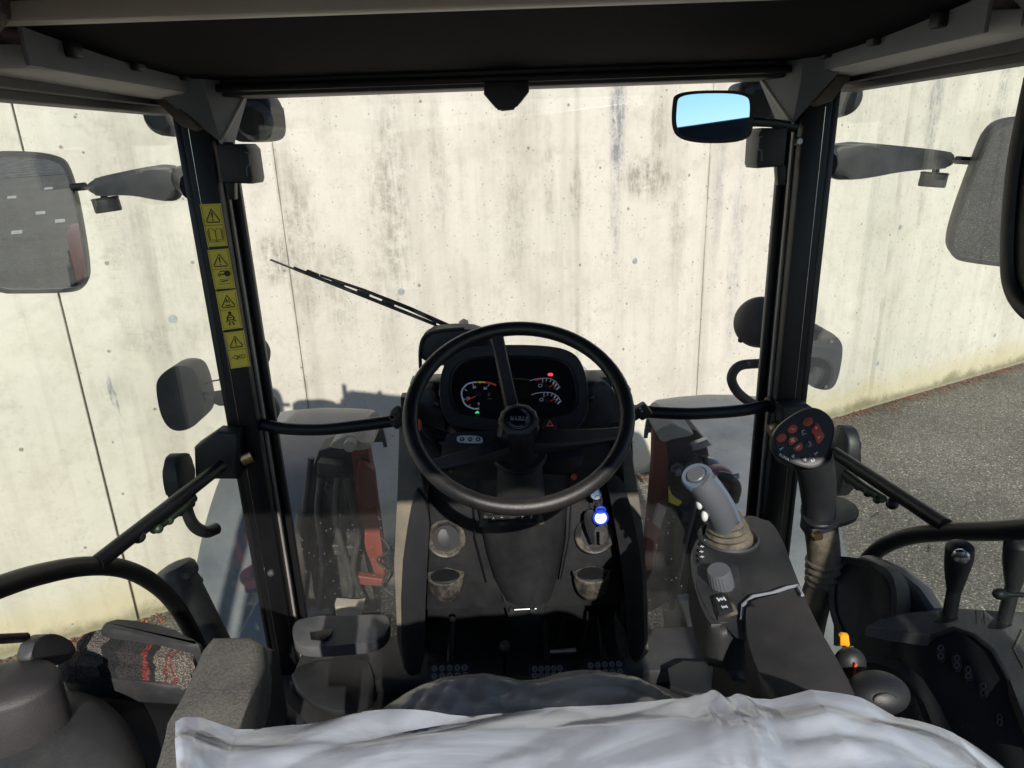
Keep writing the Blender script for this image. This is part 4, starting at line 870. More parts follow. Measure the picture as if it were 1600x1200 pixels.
# right rear black frame (edge of an opened pane) at the picture's right edge
t = thing('side_window_frame', 'rounded black window frame edge at the far right of the view', 'window frame', aX(1600, 330, CX+.60))
pp = [aX(x, y, CX+.60) for x, y in ((1612, 120), (1597, 190), (1584, 260), (1576, 340), (1574, 400), (1577, 440), (1590, 470), (1615, 492), (1660, 500))]
part('frame_tube', B().tube(spl(pp, 6), .0065, 12, flat=1.6), M['black_plastic'], t)
pp2 = [aX(x, y, CX+.603) for x, y in ((1612, 122), (1600, 190), (1588, 262), (1580, 340), (1578, 400), (1582, 440), (1594, 466), (1617, 488), (1662, 496), (1700, 120))]
part('dark_pane', B().prism(pp2, (.004, 0, 0)), M['black_plastic'], t)
# cross handrails from pillar to console
def rail(pts, lab):
    t = thing('cross_rail', lab, 'handrail', pts[0], 'handrails crossing the windscreen'); part('rail_tube', B().tube(spl(pts, 6), .0135, 16), M['black_metal'], t)
    part('weld_collar', B().lathe([(.0135, -.008), (.019, -.004), (.019, .004), (.0135, .008)], pts[0]+(pts[1]-pts[0])*.06, pts[1]-pts[0], 16), M['black_metal'], t)
rail([aY(398, 660, 1.47), aY(440, 669, 1.45), aY(500, 671, 1.43), aY(560, 665, 1.42), aY(640, 654, 1.42)], 'black curved handrail from the left pillar to the dashboard')
rail([aY(1206, 632, 1.47), aY(1160, 641, 1.45), aY(1110, 645, 1.43), aY(1060, 646, 1.42), aY(960, 640, 1.42)], 'black curved handrail from the right pillar to the dashboard')

# ------------------------------------------------------------------ STEERING CONSOLE
cn = thing('steering_console', 'dark plastic steering console with dusty air vents and cup scoops', 'console', (CX, 1.4, 1.25))
def face(px, Y, dep, mt, nm, par, it=0, bev=.004, seg=2):
    q = chk(px, it) if it else px
    return part(nm, B().prism([aY(p[0], p[1], Y) for p in q], (0, dep, 0), bev, seg), mt, par)
face([(662, 690), (958, 680), (978, 800), (984, 880), (972, 948), (655, 956), (640, 880), (648, 800)], 1.385, .10, M['panel'], 'front_panel', cn, 0, .012)
# shoulders beside the cluster
face([(640, 640), (655, 607), (685, 604), (700, 700), (672, 712), (642, 680)], 1.40, .08, M['console'], 'shoulder', cn, 2, .012)
face([(905, 598), (945, 596), (960, 610), (978, 660), (985, 700), (960, 720), (900, 705)], 1.40, .08, M['console'], 'shoulder', cn, 2, .012)
face([(640, 600), (660, 598), (960, 590), (966, 596), (960, 604), (655, 612)], 1.43, .06, M['seal'], 'shoulder_seal', cn, 0, .003)
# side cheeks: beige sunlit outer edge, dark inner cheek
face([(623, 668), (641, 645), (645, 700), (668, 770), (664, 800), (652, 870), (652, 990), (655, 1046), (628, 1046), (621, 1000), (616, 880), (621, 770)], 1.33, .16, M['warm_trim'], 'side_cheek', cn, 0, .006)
face([(658, 770), (672, 800), (668, 870), (664, 960), (662, 1050), (640, 1060), (628, 1040), (626, 900), (640, 800), (650, 765)], 1.315, .015, M['black_plastic'], 'cheek_facing', cn, 1, .003)
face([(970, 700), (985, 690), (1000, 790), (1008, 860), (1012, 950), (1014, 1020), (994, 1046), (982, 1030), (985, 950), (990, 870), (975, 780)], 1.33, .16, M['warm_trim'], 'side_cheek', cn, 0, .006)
face([(945, 740), (972, 745), (988, 800), (1003, 880), (1006, 960), (1008, 1020), (994, 1040), (982, 1020), (975, 900), (958, 800)], 1.315, .015, M['black_plastic'], 'cheek_facing', cn, 1, .003)
for q, lab in (((697, 842), 'vent_ring'), ((929, 836), 'vent_ring')):
    c = aY(*q, 1.375); ax = V((0, -1, .25)).normalized()
    vr = part('vent_ring', B().lathe([(.030, -.004), (.036, .004), (.0405, .006), (.044, .003), (.045, -.006)], c, ax, 40), M['dusty_rim'], cn)
    part('vent_cup', B().lathe([(.001, -.022), (.024, -.020), (.030, -.006), (.0305, -.002)], c, ax, 32), M['black_plastic'], vr)
    part('vent_flap', B().lathe([(.001, .002), (.020, .001), (.026, -.002), (.026, -.006)], c-ax*.004+V((.006, 0, .002)), ax+V((.35, 0, .1)), 28), M['dark_plastic'], vr)
for q in ((697, 905), (924, 902)):       # open scoops
    c = aY(*q, 1.365)
    rings = []
    for k in range(9):
        a = k/8; zz = .018-.075*a; w = .042*math.sqrt(max(0.02, 1-(a*.98)**2.4)); dp = .040*math.sqrt(max(.02, 1-(a*.98)**2))
        rings.append([c+V((w*math.cos(t_), -dp*math.sin(t_), zz+.010*math.sin(t_)*(1-a)*-1)) for t_ in [math.pi*j/18 for j in range(19)]]+[c+V((0, .02, zz))])
    sc_ = part('cup_scoop', B().loft(rings), M['dusty_rim'], cn)
    part('scoop_mouth', B().lathe([(.033, 0), (.030, .003), (.001, .003)], c+V((0, -.012, .0165)), (0, -.25, 1), 28, (1, .62), (1, 0, 0)), M['seal'], sc_)
    part('scoop_lip', B().tube([c+V((.041*math.cos(a), -.004-.034*math.sin(a), .020+(-.010)*math.sin(a))) for a in [math.pi*k/20 for k in range(21)]], .0028, 8), M['dusty_rim'], sc_)
# middle fairing below the wheel, narrowing downwards
fm = B(); rings = []
for (y0, xl, xr, yy) in ((700, 742, 892, 1.33), (760, 744, 890, 1.325), (800, 746, 888, 1.325), (830, 752, 884, 1.33), (870, 760, 880, 1.34), (910, 772, 872, 1.345), (940, 788, 862, 1.35)):
    a = aY(xl, y0, yy); c = aY(xr, y0, yy); w = (c-a)
    rings.append([a+V((0, .07, 0)), a+V((0, .02, 0)), a+w*.08, a+w*.3+V((0, -.018, 0)), a+w*.5+V((0, -.024, 0)), a+w*.7+V((0, -.018, 0)), a+w*.92, c+V((0, .02, 0)), c+V((0, .07, 0))])
part('column_fairing', fm.loft(rings), M['panel'], cn)
part('fairing_seam', B().tube([aY(740, 790, 1.335), aY(742, 840, 1.338), aY(760, 910, 1.355)], .0018, 6), M['seal'], cn)
part('fairing_seam', B().tube([aY(892, 786, 1.335), aY(889, 840, 1.338), aY(876, 905, 1.355)], .0018, 6), M['seal'], cn)
sf = part('switch_bezel', B().prism([aY(x, y, 1.298) for x, y in ((748, 824), (757, 806), (845, 802), (852, 820))], (0, .02, 0), .002), M['dusty_rim'], cn)
for x0 in (762, 806):
    part('rocker_switch', B().prism([aY(x, y, 1.293) for x, y in ((x0, 806), (x0+34, 804.5), (x0+35, 816), (x0, 817.5))], (0, .008, 0), .0015), M['black_plastic'], sf)
text('\u2302 \u25C7', .011, aY(779, 811, 1.2915), (1, 0, 0), (0, -1, .1), M['print_white'], sf, 'symbol') if False else None
for (x, y, k) in ((771, 811, 3), (784, 810, 4), (816, 808.5, 2), (830, 808, 2)):
    c = aY(x, y, 1.2915)
    if k > 2: part('switch_symbol', B().tube([c+V((.0035*math.sin(2*math.pi*i/k), 0, .0035*math.cos(2*math.pi*i/k))) for i in range(k)], .0006, 5, True), M['print_white'], sf)
    else: part('switch_symbol', B().box(c+V((-.0008, 0, -.003)), c+V((.0008, .0006, .003))).box(c+V((.0015, 0, .0015)), c+V((.004, .0006, .003))), M['print_white'], sf)
# struts and column base below the fairing
face([(778, 920), (862, 916), (846, 968), (838, 1020), (806, 1020), (796, 965)], 1.38, .05, M['black_plastic'], 'column_foot', cn, 1)
part('pivot_bolt', B().tube([aY(798, 953, 1.36), aY(838, 951, 1.36)], .0035, 10), M['steel'], cn)
for q in ((800, 953), (832, 952)): part('pivot_nut', B().lathe([(.001, -.006), (.006, -.006), (.007, .004)], aY(*q, 1.355), (0, 1, 0), 6), M['steel'], cn)
for pts in (((745, 912), (758, 910), (757, 945), (744, 946)), ((870, 902), (881, 900), (886, 936), (878, 938))): face(list(pts), 1.39, .01, M['warm_trim'], 'bracket', cn, 0, .002)
face([(768, 908), (792, 906), (793, 918), (768, 920)], 1.44, .02, M['dusty_steel'], 'cable_guide', cn, 1, .003)
part('cable_tie', B().sph(aY(850, 909, 1.43), .008, (.6, .6, 1)), M['green'], cn)
part('wire_loom', B().tube(spl([aY(884, 960, 1.42), aY(876, 985, 1.42), aY(872, 1010, 1.42), aY(876, 1040, 1.42)], 5), .005, 8), M['black_plastic'], cn)
part('wire_loom', B().tube(spl([aY(920, 955, 1.42), aY(916, 985, 1.42), aY(908, 1010, 1.42)], 5), .005, 8), M['black_plastic'], cn)
part('damper', B().tube([aY(852, 1019, 1.40), aY(900, 1016, 1.40)], .006, 12), M['steel'], cn)
face([(960, 962), (972, 970), (984, 1010), (982, 1035), (966, 1025)], 1.36, .03, M['warm_trim'], 'corner_bracket', cn, 1)
# tunnel behind in the footwell
part('footwell_back', B().box((CX-.26, 1.455, 1.25), (CX+.26, 1.49, 1.70), .01), M['black_plastic'], cn)
# pedals
def pedal(px, Y, lab, holes):
    t = thing('pedal', lab, 'pedal', aY(*px[0], Y), 'pedals under the console')
    c = sum((aY(*p, Y) for p in px), V((0, 0, 0)))/4; n = V((0, -.75, .66)).normalized()
    P = [aP(*p, c, n) for p in px]; part('pedal_plate', B().prism(P, -n*.008, .002), M['black_metal'], t)
    a, b_, c_, d = P; rows, cols = holes
    for r_ in range(rows):
        for k in range(cols):
            u = (k+1)/(cols+1)*1.0; v = (r_+.9)/(rows+1)
            q = a.lerp(b_, u).lerp(d.lerp(c_, u), v)+n*.001
            part('grip_ring', B().lathe([(.0035, 0), (.0042, .0022), (.0060, .0022), (.0068, 0)], q, n, 12), M['grey_plastic'], t)
    part('pedal_arm', B().tube([c-n*.01, c+V((0, .05, .02)), c+V((0, .12, .05))], .009, 10), M['black_metal'], t)
pedal(((668, 1034), (737, 1032), (741, 1068), (666, 1070)), 1.24, 'clutch pedal with two rows of ringed holes, leftmost in the footwell', (2, 5))
pedal(((826, 1036), (884, 1034), (886, 1066), (826, 1068)), 1.27, 'brake pedal in the shade right of the column foot', (2, 5))
pedal(((912, 1030), (976, 1026), (982, 1062), (912, 1064)), 1.27, 'wide accelerator pedal, rightmost in the footwell', (2, 5))
t = thing('knob_lever', 'small dark ball knob lever standing in the footwell', 'lever', aY(788, 1040, 1.30))
part('knob', B().sph(aY(789, 1010, 1.28), .0125), M['dark_plastic'], t); part('rod', B().tube([aY(789, 1012, 1.28), aY(788, 1060, 1.36)], .004, 8), M['black_metal'], t)
part('rod', B().tube([aY(721, 958, 1.40), aY(722, 985, 1.40)], .0025, 8), M['steel'], t) if False else None

# ------------------------------------------------------------------ INSTRUMENT CLUSTER
c0 = aY(803, 608, 1.36); n1 = V((0, -.80, .60)).normalized()
ic = thing('instrument_cluster', 'rounded black instrument cluster with three dials behind the steering wheel', 'instrument cluster', c0)
def cP(x, y, k=0.0): return aP(x, y, c0+n1*k, n1)
oo = chk([(690, 575), (712, 548), (760, 541), (850, 541), (895, 550), (914, 575), (921, 625), (915, 660), (890, 676), (800, 679), (715, 672), (693, 655), (685, 615)], 3)
i1 = chk([(702, 582), (720, 561), (762, 555), (848, 555), (884, 562), (900, 582), (906, 622), (901, 640), (882, 652), (800, 658), (722, 650), (706, 640), (700, 612)], 3)
def sc2(pts, k, cx=803, cy=605): return [V((cx+(p.x-cx)*k, cy+(p.y-cy)*k)) for p in pts]
outer = [cP(p.x, p.y) for p in oo]
part('cluster_hood', B().loft([scale_poly([p-n1*.16-V((0, 0, .02)) for p in outer], .82), scale_poly([p-n1*.05 for p in outer], .98), [p for p in outer], [p+n1*.012 for p in scale_poly(outer, .985)], [cP(p.x, p.y, .006) for p in i1]], cap=False), M['dark_plastic'], ic)
part('inner_lip', B().loft([[cP(p.x, p.y, .006) for p in i1], [cP(p.x, p.y, -.004) for p in sc2(i1, .985)], [cP(p.x, p.y, -.006) for p in sc2(i1, .95)], [cP(p.x, p.y, -.016) for p in sc2(i1, .925)]], cap=False), M['black_plastic'], ic)
fc = part('dial_face', B().prism([cP(p.x, p.y, -.014) for p in sc2(i1, .94)], -n1*.002), M['dial'], ic)
KF = -.0132
def arc(pts, w, mt, nm='dial_arc'):
    a = [cP(p[0], p[1], KF) for p in pts]; bm = bmesh.new(); L_ = []
    for i, p in enumerate(a):
        tg = (a[min(i+1, len(a)-1)]-a[max(i-1, 0)]).normalized(); sd = n1.cross(tg).normalized()
        L_.append((bm.verts.new(p+sd*w/2), bm.verts.new(p-sd*w/2)))
    for p, q in zip(L_, L_[1:]): bm.faces.new((p[0], p[1], q[1], q[0]))
    return part(nm, bm, M[mt], fc)
f2 = lambda pts, n=5: [(p.x, p.y) for p in spl([V((x, y, 0)) for x, y in pts], n)]
arc(f2([(748, 639), (738, 638), (727, 632), (722, 620), (722, 610), (729, 601), (737, 598), (745, 597)]), .0030, 'dial_print')
arc(f2([(746, 597), (753, 597), (759, 597.5)]), .0032, 'dial_yellow'); arc(f2([(760, 597.5), (768, 599), (775, 602)]), .0034, 'dial_red')
for a, c in (((738, 599), (740, 603)), ((726, 608), (730, 611)), ((723, 623), (728, 624)), ((731, 636), (735, 632)), ((748, 640), (748, 636)), ((750, 596), (750, 600)), ((765, 600), (762, 604))): arc([a, c], .0012, 'dial_print', 'tick')
arc([(745, 618), (735, 623), (729, 626)], .0022, 'dial_red', 'needle')
part('needle_hub', B().lathe([(.001, .004), (.006, .004), (.007, 0)], cP(747, 616, KF), n1, 18), M['black_plastic'], fc)
def dtx(s, sz, x, y, mt='dial_print', nm='numeral'): return text(s, sz, cP(x, y, KF+.0003), (1, 0, 0), n1, M[mt], fc, nm, ext=.0001)
dtx('0', .0075, 748, 631); dtx('10', .0075, 731, 622); dtx('20', .0075, 741, 605); dtx('30', .0075, 758, 607); dtx('0', .0085, 764, 616.5, 'print_grey'); dtx('x100', .0045, 765, 623, 'print_grey')
for dx, dy in ((0, 0), (2, 22)):
    arc(f2([(828+dx, 595+dy), (838+dx, 592+dy), (850+dx, 591+dy), (860+dx, 592+dy), (869+dx, 597+dy), (875+dx, 606+dy)]), .0013, 'dial_print')
    for k, (x, y) in enumerate(((848, 592), (854, 592), (861, 593), (866, 596), (870, 600), (873, 605))): arc([(x+dx, y+dy), (x+dx-1.5-(k-2)*.7, y+dy+4)], .0016 if k < 3 else .0028, 'dial_print', 'tick')
    arc([(868+dx, 599+dy-(0 if dx == 0 else -3)), (863+dx, 602+dy), (858+dx, 605+dy)], .0018, 'dial_red', 'needle')
    part('needle_hub', B().lathe([(.001, .004), (.0045, .004), (.0055, 0)], cP(853+dx, 604+dy, KF), n1, 16), M['black_plastic'], fc)
    arc(f2([(841+dx, 602+dy), (845+dx, 600+dy), (847+dx, 603+dy), (843+dx, 605+dy), (841+dx, 602+dy)], 3), .0010, 'dial_print', 'symbol')
    dtx('c' if dx == 0 else 'e', .005, 848+dx, 597+dy); dtx('h' if dx == 0 else 'f', .005, 866+dx, 606+dy)
arc(f2([(836, 594), (842, 592.5), (846, 592)]), .0034, 'dial_red')
arc(f2([(778, 597), (795, 592), (812, 592), (832, 594)]), .0010, 'print_gold', 'trim_arc')
part('display', B().prism([cP(x, y, KF) for x, y in ((795, 600), (828, 600), (830, 620), (796, 620))], n1*.0006), M['lcd'], fc)
part('brake_warning_lamp', B().prism([cP(p.x, p.y, KF) for p in chk([(856, 583), (864, 583), (864, 587.5), (856, 587.5)], 2)], n1*.0005), M['lamp_red'], fc)
part('seat_warning_lamp', B().prism([cP(x, y, KF) for x, y in ((742, 646), (743, 644), (746, 642), (748, 643), (749, 646))], n1*.0005), M['lamp_green'], fc)
# hazard button
hz = cP(859, 664, .014)
hb = part('hazard_button', B().lathe([(.001, .006), (.012, .006), (.0145, .003), (.015, -.02)], hz, n1, 28), M['black_plastic'], ic)
for r_, mt in ((.0085, 'dial_red'), (.0062, 'print_white')):
    part('hazard_triangle', B().tube([hz+n1*(.0066)+(V((1, 0, 0))*math.sin(a)+n1.cross(V((1, 0, 0)))*math.cos(a)).normalized()*r_ for a in (0, 2.094, 4.189)], .0008, 5, True), M[mt], hb)
for q in ((684, 632), (923, 622)):
    part('tab', B().sph(aY(*q, 1.385), .012, (.8, .5, .8)), M['seal'], ic)

# ------------------------------------------------------------------ STEERING WHEEL
nw = V((0, -math.cos(R(56)), math.sin(R(56)))).normalized()
d0 = ray(810, 640); wc = CP+d0*(1.19/d0.dot(cF))
wx, wy, _ = plane_basis(nw, V((0, 0, 1)))     # wx right-left, wy up the wheel
if wx.x < 0: wx = -wx
wy = nw.cross(wx); wy = wy if wy.z > 0 else -wy
scol = thing('steering_column', 'steering column with black three spoke wheel, round badged hub and shuttle lever housing', 'steering column', wc-nw*.2)
RW = .1845
sw = part('steering_wheel', B().tube([wc+wx*RW*math.cos(a)+wy*RW*math.sin(a) for a in [2*math.pi*k/72 for k in range(72)]], .0132, 18, True), M['wheel'], scol)
def on_w(x, y, k=0.0): return aP(x, y, wc+nw*k, nw)
hubc = on_w(806, 700, -.045)
hubc = wc - nw*.085
for q, k in (((776, 520), 0), ((968, 676), 1), ((652, 742), 2)):
    e = on_w(*q); rd = (e-wc).normalized(); e = wc+rd*(RW-.004)
    s0 = hubc+rd*.022; d = (e-s0); side = nw.cross(rd).normalized()
    rings = []
    for i in range(9):
        f_ = i/8; c = s0+rd*(d.dot(rd)*f_)+nw*(d.dot(nw)*(f_**1.3)); w = (.017+.004*(1-f_)) if k else .0125; h = .006+.010*(1-f_)
        w = {0: .011+.002*(1-f_), 1: .012+.010*(1-f_), 2: .011+.008*(1-f_)}[k]
        rings.append([c+side*a+nw*b_ for a, b_ in ((-w, -h), (-w, h*.5), (-w*.75, h), (w*.75, h), (w, h*.5), (w, -h))])
    part('spoke', B().loft(rings), M['black_plastic'], sw)
hub_ax = nw
part('hub', B().lathe([(.040, -.075), (.0395, -.02), (.036, .0), (.034, .012), (.030, .016)], wc-nw*.056, hub_ax, 32), M['black_plastic'], sw)
hb0 = wc-nw*.036
b = B(); rings = []
for r_, h in ((.0345, -.02), (.0345, .004), (.031, .009), (.0255, .0115), (.024, .0095), (.001, .0095)):
    rings.append([hb0+(wx*math.cos(2*math.pi*k/48)+wy*math.sin(2*math.pi*k/48))*max(r_, .0005)*(1+(.035*math.cos(12*2*math.pi*k/48) if r_ > .03 else 0))+nw*h for k in range(48)])
hc = part('hub_cap', b.loft(rings), M['black_plastic'], sw)
bd = sw; part('badge', B().lathe([(.001, .0112), (.0205, .0112), (.022, .0100), (.022, .0085)], hb0, nw, 36), M['dial'], sw)
rot = R(176); tx = wx*math.cos(rot)+wy*math.sin(rot)
text('STEYR', .0115, hb0+nw*.0114-wy*.001+wx*.0015, tx, nw, M['badge_silver'], bd, ext=.0003, shear=.2)
for r_, a0_, a1_ in ((.0185, -50, 75), (.0155, -48, 62), (.0180, 205, 295)):
    if True:
        pp = []
        for k in range(14):
            a = R(a0_+(a1_-a0_)*k/13)
            if r_ < .0185 or True: pp.append(hb0+nw*.0114+(wx*math.cos(a)+wy*math.sin(a))*r_)
        keep = [p for p in pp]
        part('badge_arc', B().tube(keep, [.0002, .0008] if False else .0006, 5), M['badge_silver'], bd)
# column below the wheel
cb = wc-nw*.135
part('column_shroud', B().lathe([(.046, .01), (.048, -.01), (.046, -.02), (.043, -.05), (.045, -.09), (.05, -.15)], cb, nw, 36), M['dark_plastic'], scol)
part('column_collar', B().lathe([(.0505, .012), (.0525, .006), (.0525, -.004), (.0495, -.008)], cb, nw, 36), M['black_plastic'], scol)
hsg = part('shuttle_housing', B().loft([[aY(x, y, Y) for x, y, Y in r_] for r_ in (
    [(698, 678, 1.28), (690, 700, 1.26), (688, 728, 1.28), (694, 740, 1.33), (704, 690, 1.34)],
    [(712, 675, 1.275), (706, 700, 1.25), (706, 732, 1.27), (712, 745, 1.33), (716, 682, 1.34)],
    [(790, 672, 1.275), (790, 700, 1.25), (790, 740, 1.27), (790, 755, 1.33), (790, 680, 1.34)])]), M['dark_plastic'], scol)
part('right_switch_housing', B().loft([[aY(x, y, Y) for x, y, Y in r_] for r_ in (
    [(826, 700, 1.28), (826, 716, 1.25), (826, 735, 1.27), (826, 745, 1.33), (826, 700, 1.34)],
    [(880, 702, 1.28), (884, 716, 1.25), (884, 730, 1.27), (880, 742, 1.33), (876, 702, 1.34)],
    [(908, 700, 1.29), (912, 712, 1.27), (910, 726, 1.29), (904, 736, 1.33), (904, 702, 1.34)])]), M['black_plastic'], scol)
nf = V((0, -.6, .8)).normalized(); cf = aY(734, 686, 1.262)
fpl = part('direction_plate', B().prism([aP(p.x, p.y, cf+nf*.004, nf) for p in chk([(715, 680), (753, 681), (755, 690), (752, 692), (716, 691), (713, 686)], 2)], -nf*.003), M['print_white'], scol)
for x, ch in ((722, 'F'), (734.5, 'N'), (747, 'R')):
    q = aP(x, 686.3, cf+nf*.0044, nf); part('symbol_disc', B().lathe([(.001, .0004), (.0048, .0004), (.0048, 0)], q, nf, 18), M['dark_plastic'], fpl)
    if ch == 'N': text('N', .0075, q+nf*.0006, (1, 0, 0), nf, M['print_white'], fpl, ext=.0002)
    else:
        yy = nf.cross(V((1, 0, 0))); s_ = 1 if ch == 'F' else -1
        part('arrow', B().prism([q+nf*.0006+V((1, 0, 0))*a+yy*b_*s_ for a, b_ in ((-.0006, -.003), (.0006, -.003), (.0006, 0), (.0026, 0), (0, .0032), (-.0026, 0), (-.0006, 0))], nf*.0003), M['print_white'], fpl)
# stalks
t = thing('shuttle_lever', 'black shuttle lever with orange flash left of the steering column', 'lever', aY(690, 712, 1.30))
part('lever_arm', B().tube([aY(688, 712, 1.29), aY(672, 694, 1.28), aY(655, 676, 1.27), aY(640, 664, 1.26)], [.017, .0135, .0125, .012], 16), M['black_plastic'], t)
part('orange_insert', B().prism([aY(x, y, 1.248) for x, y in chk([(647, 654), (659, 658), (658, 676), (648, 672)], 1)], (0, .008, 0), .002), M['orange_grip'], t)
part('bellows', B().lathe([(.022, 0), (.019, .006), (.023, .012), (.020, .018), (.024, .024), (.021, .03)], aY(692, 716, 1.295), (.9, .1, -.4), 24), M['boot'], t)
t = thing('paddle_lever', 'flat black paddle lever showing outside the wheel rim on the left', 'lever', aY(620, 655, 1.30))
part('paddle', B().prism([aY(x, y, 1.30) for x, y in chk([(608, 648), (613, 638), (624, 636), (628, 652), (624, 674), (612, 668)], 2)], (0, .018, 0), .004), M['black_plastic'], t)
part('arm', B().tube([aY(618, 658, 1.31), aY(660, 668, 1.33), aY(700, 680, 1.35)], .008, 10), M['black_plastic'], t)
part('hole_rim', B().lathe([(.004, 0), (.006, .001), (.007, 0)], aY(613, 652, 1.299), (0, -1, 0), 16), M['warm_trim'], t)
t = thing('light_stalk', 'black combination stalk with printed lamp symbols right of the wheel rim', 'stalk', aY(1002, 646, 1.30))
sa, sb = aY(940, 680, 1.31), aY(1004, 642, 1.29)
d = (sb-sa).normalized(); u_ = d.cross(V((0, 1, 0))).normalized()
part('stalk_arm', B().obox((sa+sb)/2, d, V((0, 1, 0)), u_, (sb-sa).length, .016, .018, .004), M['black_plastic'], t)
part('stalk_head', B().obox(sb, d, V((0, 1, 0)), u_, .028, .024, .030, .005), M['black_plastic'], t)
for k, q in enumerate(((1000.5, 638), (1003, 642.5))):
    c = aY(*q, 1.2765); part('lamp_symbol', B().tube([c+V((.0016*math.cos(a), 0, .0016*math.sin(a))) for a in [k2*math.pi/5 for k2 in range(10)]], .0004, 5, True), M['print_white'], t)
for k in range(4): c = sa.lerp(sb, .2+.16*k)-V((0, .0085, 0)); part('stalk_symbol', B().obox(c, d, V((0, 1, 0)), u_, .006, .0008, .0025), M['print_white'], t)
# ignition and keys
t = thing('ignition_key', 'silver ignition barrel with key on a ring', 'key', aY(932, 772, 1.35))
ki = aY(931, 772, 1.345); part('key_bow', B().lathe([(.001, -.002), (.012, -.002), (.0135, 0), (.012, .002), (.001, .002)], ki, (.2, -1, .5), 24), M['chrome'], t)
part('barrel', B().lathe([(.017, -.04), (.017, -.002), (.013, 0), (.001, 0)], ki+V((-.006, .03, -.004)), (0, -1, .5), 24), M['black_plastic'], t)
part('key_ring', B().tube([ki+V((.004+.009*math.cos(a), -.006, -.014+.014*math.sin(a))) for a in [2*math.pi*k/24 for k in range(24)]], .0008, 6, True), M['chrome'], t)
t = thing('key_fob', 'blue plastic key fob with a white lettered disc hanging below the ignition', 'key fob', aY(938, 806, 1.335))
kf = aY(938.5, 809, 1.332)
part('fob_ring', B().lathe([(.001, .001), (.0165, .001), (.0175, 0), (.0165, -.003), (.001, -.003)], kf+V((0, .0, 0)), (0, -1, .15), 36), M['blue'], t)
part('fob_loop', B().tube([kf+V((.0095*math.cos(a), 0, .019+.007*math.sin(a))) for a in [2*math.pi*k/20 for k in range(20)]], .0025, 8, True), M['blue'], t)
part('fob_disc', B().lathe([(.001, .0022), (.0128, .0022), (.0132, .001)], kf, (0, -1, .15), 36), M['fobwhite'], t)
text('SALTO', .0062, kf+V((0, -.0028, .0015)), (1, 0, .03), (0, -1, .15), M['print_grey'], t, ext=.0002)
t = thing('remote_key', 'black folded remote and flat key blade hanging behind the blue fob', 'key', aY(920, 820, 1.345))
part('remote_body', B().prism([aY(x, y, 1.342) for x, y in chk([(914, 798), (930, 796), (932, 820), (928, 838), (930, 850), (924, 852), (918, 832), (912, 818)], 1)], (0, .008, 0), .002), M['black_plastic'], t)
part('key_blade', B().prism([aY(x, y, 1.343) for x, y in ((937, 830), (945, 830), (946, 834), (943, 837), (943, 851), (937, 850))], (0, .002, 0)), M['chrome'], t)
part('tag_link', B().tube([aY(938, 782, 1.335), aY(938, 795, 1.333)], .002, 8), M['chrome'], t)
part('red_cap', B().lathe([(.001, .008), (.006, .008), (.008, .004), (.008, -.01)], aY(896, 745, 1.36), (0, -1, .5), 20), M['orange_grip'], scol)

# ------------------------------------------------------------------ DRIVER'S SEAT with its plastic cover
ds = thing('driver_seat', 'dark fabric driver seat wrapped in clear plastic at the bottom of the view', 'seat', (.03, .3, 1.28))
def ridge(u):     # top edge of the backrest, picture line turned into real height at the backrest's own depth
    xs = [(295, 1112), (303, 1104), (319, 1103), (350, 1113), (369, 1118), (474, 1107), (551, 1098), (667, 1092), (784, 1087), (892, 1079), (950, 1076), (1034, 1067), (1086, 1065), (1130, 1065), (1200, 1070), (1261, 1057), (1340, 1072), (1418, 1102), (1484, 1131), (1550, 1172), (1640, 1240)]
    x = 295+u*(1640-295)
    for a, c in zip(xs, xs[1:]):
        if a[0] <= x <= c[0]: t = (x-a[0])/(c[0]-a[0]); return x, a[1]+(c[1]-a[1])*t
    return xs[-1]
FOLD = [(.10, 1, 9, .0085), (-.22, 1, 17, .0055), (.30, 1, 29, .0026), (-.5, .8, 15, .0022), (.6, .6, 11, .0024)]
def top_sheet(nu, nv, lift, wr, seedo, u0=0., u1=1.):
    rows = []
    for j in range(nv+1):
        v = j/nv; row = []
        for i in range(nu+1):
            u = u0+(u1-u0)*i/nu; px, py = ridge(u); p = aY(px, py, .412)
            # profile over the top: front face down, crown, rear face down
            prof = [(.44, -.30), (.432, -.10), (.425, -.035), (.405, -.006), (.375, .0), (.335, -.004), (.30, -.012), (.262, -.028), (.235, -.06), (.215, -.13), (.205, -.30)]
            f = v*(len(prof)-1); k = min(int(f), len(prof)-2); t = f-k
            y = prof[k][0]*(1-t)+prof[k+1][0]*t; dz = prof[k][1]*(1-t)+prof[k+1][1]*t
            kk = max(0, 1-u/.35); q = V((p.x*(1-kk*(1-(y+.30)/(.412+.30))*.9), y, p.z+dz+lift))
            if wr:
                kx_ = q.x-.325; fan = -.55*kx_ if kx_ < 0 else 1.1*kx_      # folds run along the top and gather at the knot
                yy = q.y+fan*.30
                w1 = noise.noise(V((q.x*6+seedo, yy*12, .5))); w2 = noise.noise(V((q.x*14, yy*30, 4.5)))
                h = .004*noise.noise(V((q.x*3.5+seedo, yy*8, 2)))
                for (ca, sa_, fr_, am) in FOLD:      # soft bulges between sharp creases
                    msk = max(0, min(1, .5+1.3*noise.noise(V((q.x*4+fr_, yy*7, am*900)))))
                    h += am*(abs(math.sin(math.pi*((q.x*ca+yy*sa_)*fr_+.55*w1+.15*w2)))-.6)*msk
                tuft = math.exp(-((px-1125)/55)**2)
                h += tuft*(.006*noise.noise(V((q.x*90, q.y*30, 1)))+.004)
                q.z += h*wr; q.y += .4*h*wr
            row.append(q)
        rows.append(row)
    return rows
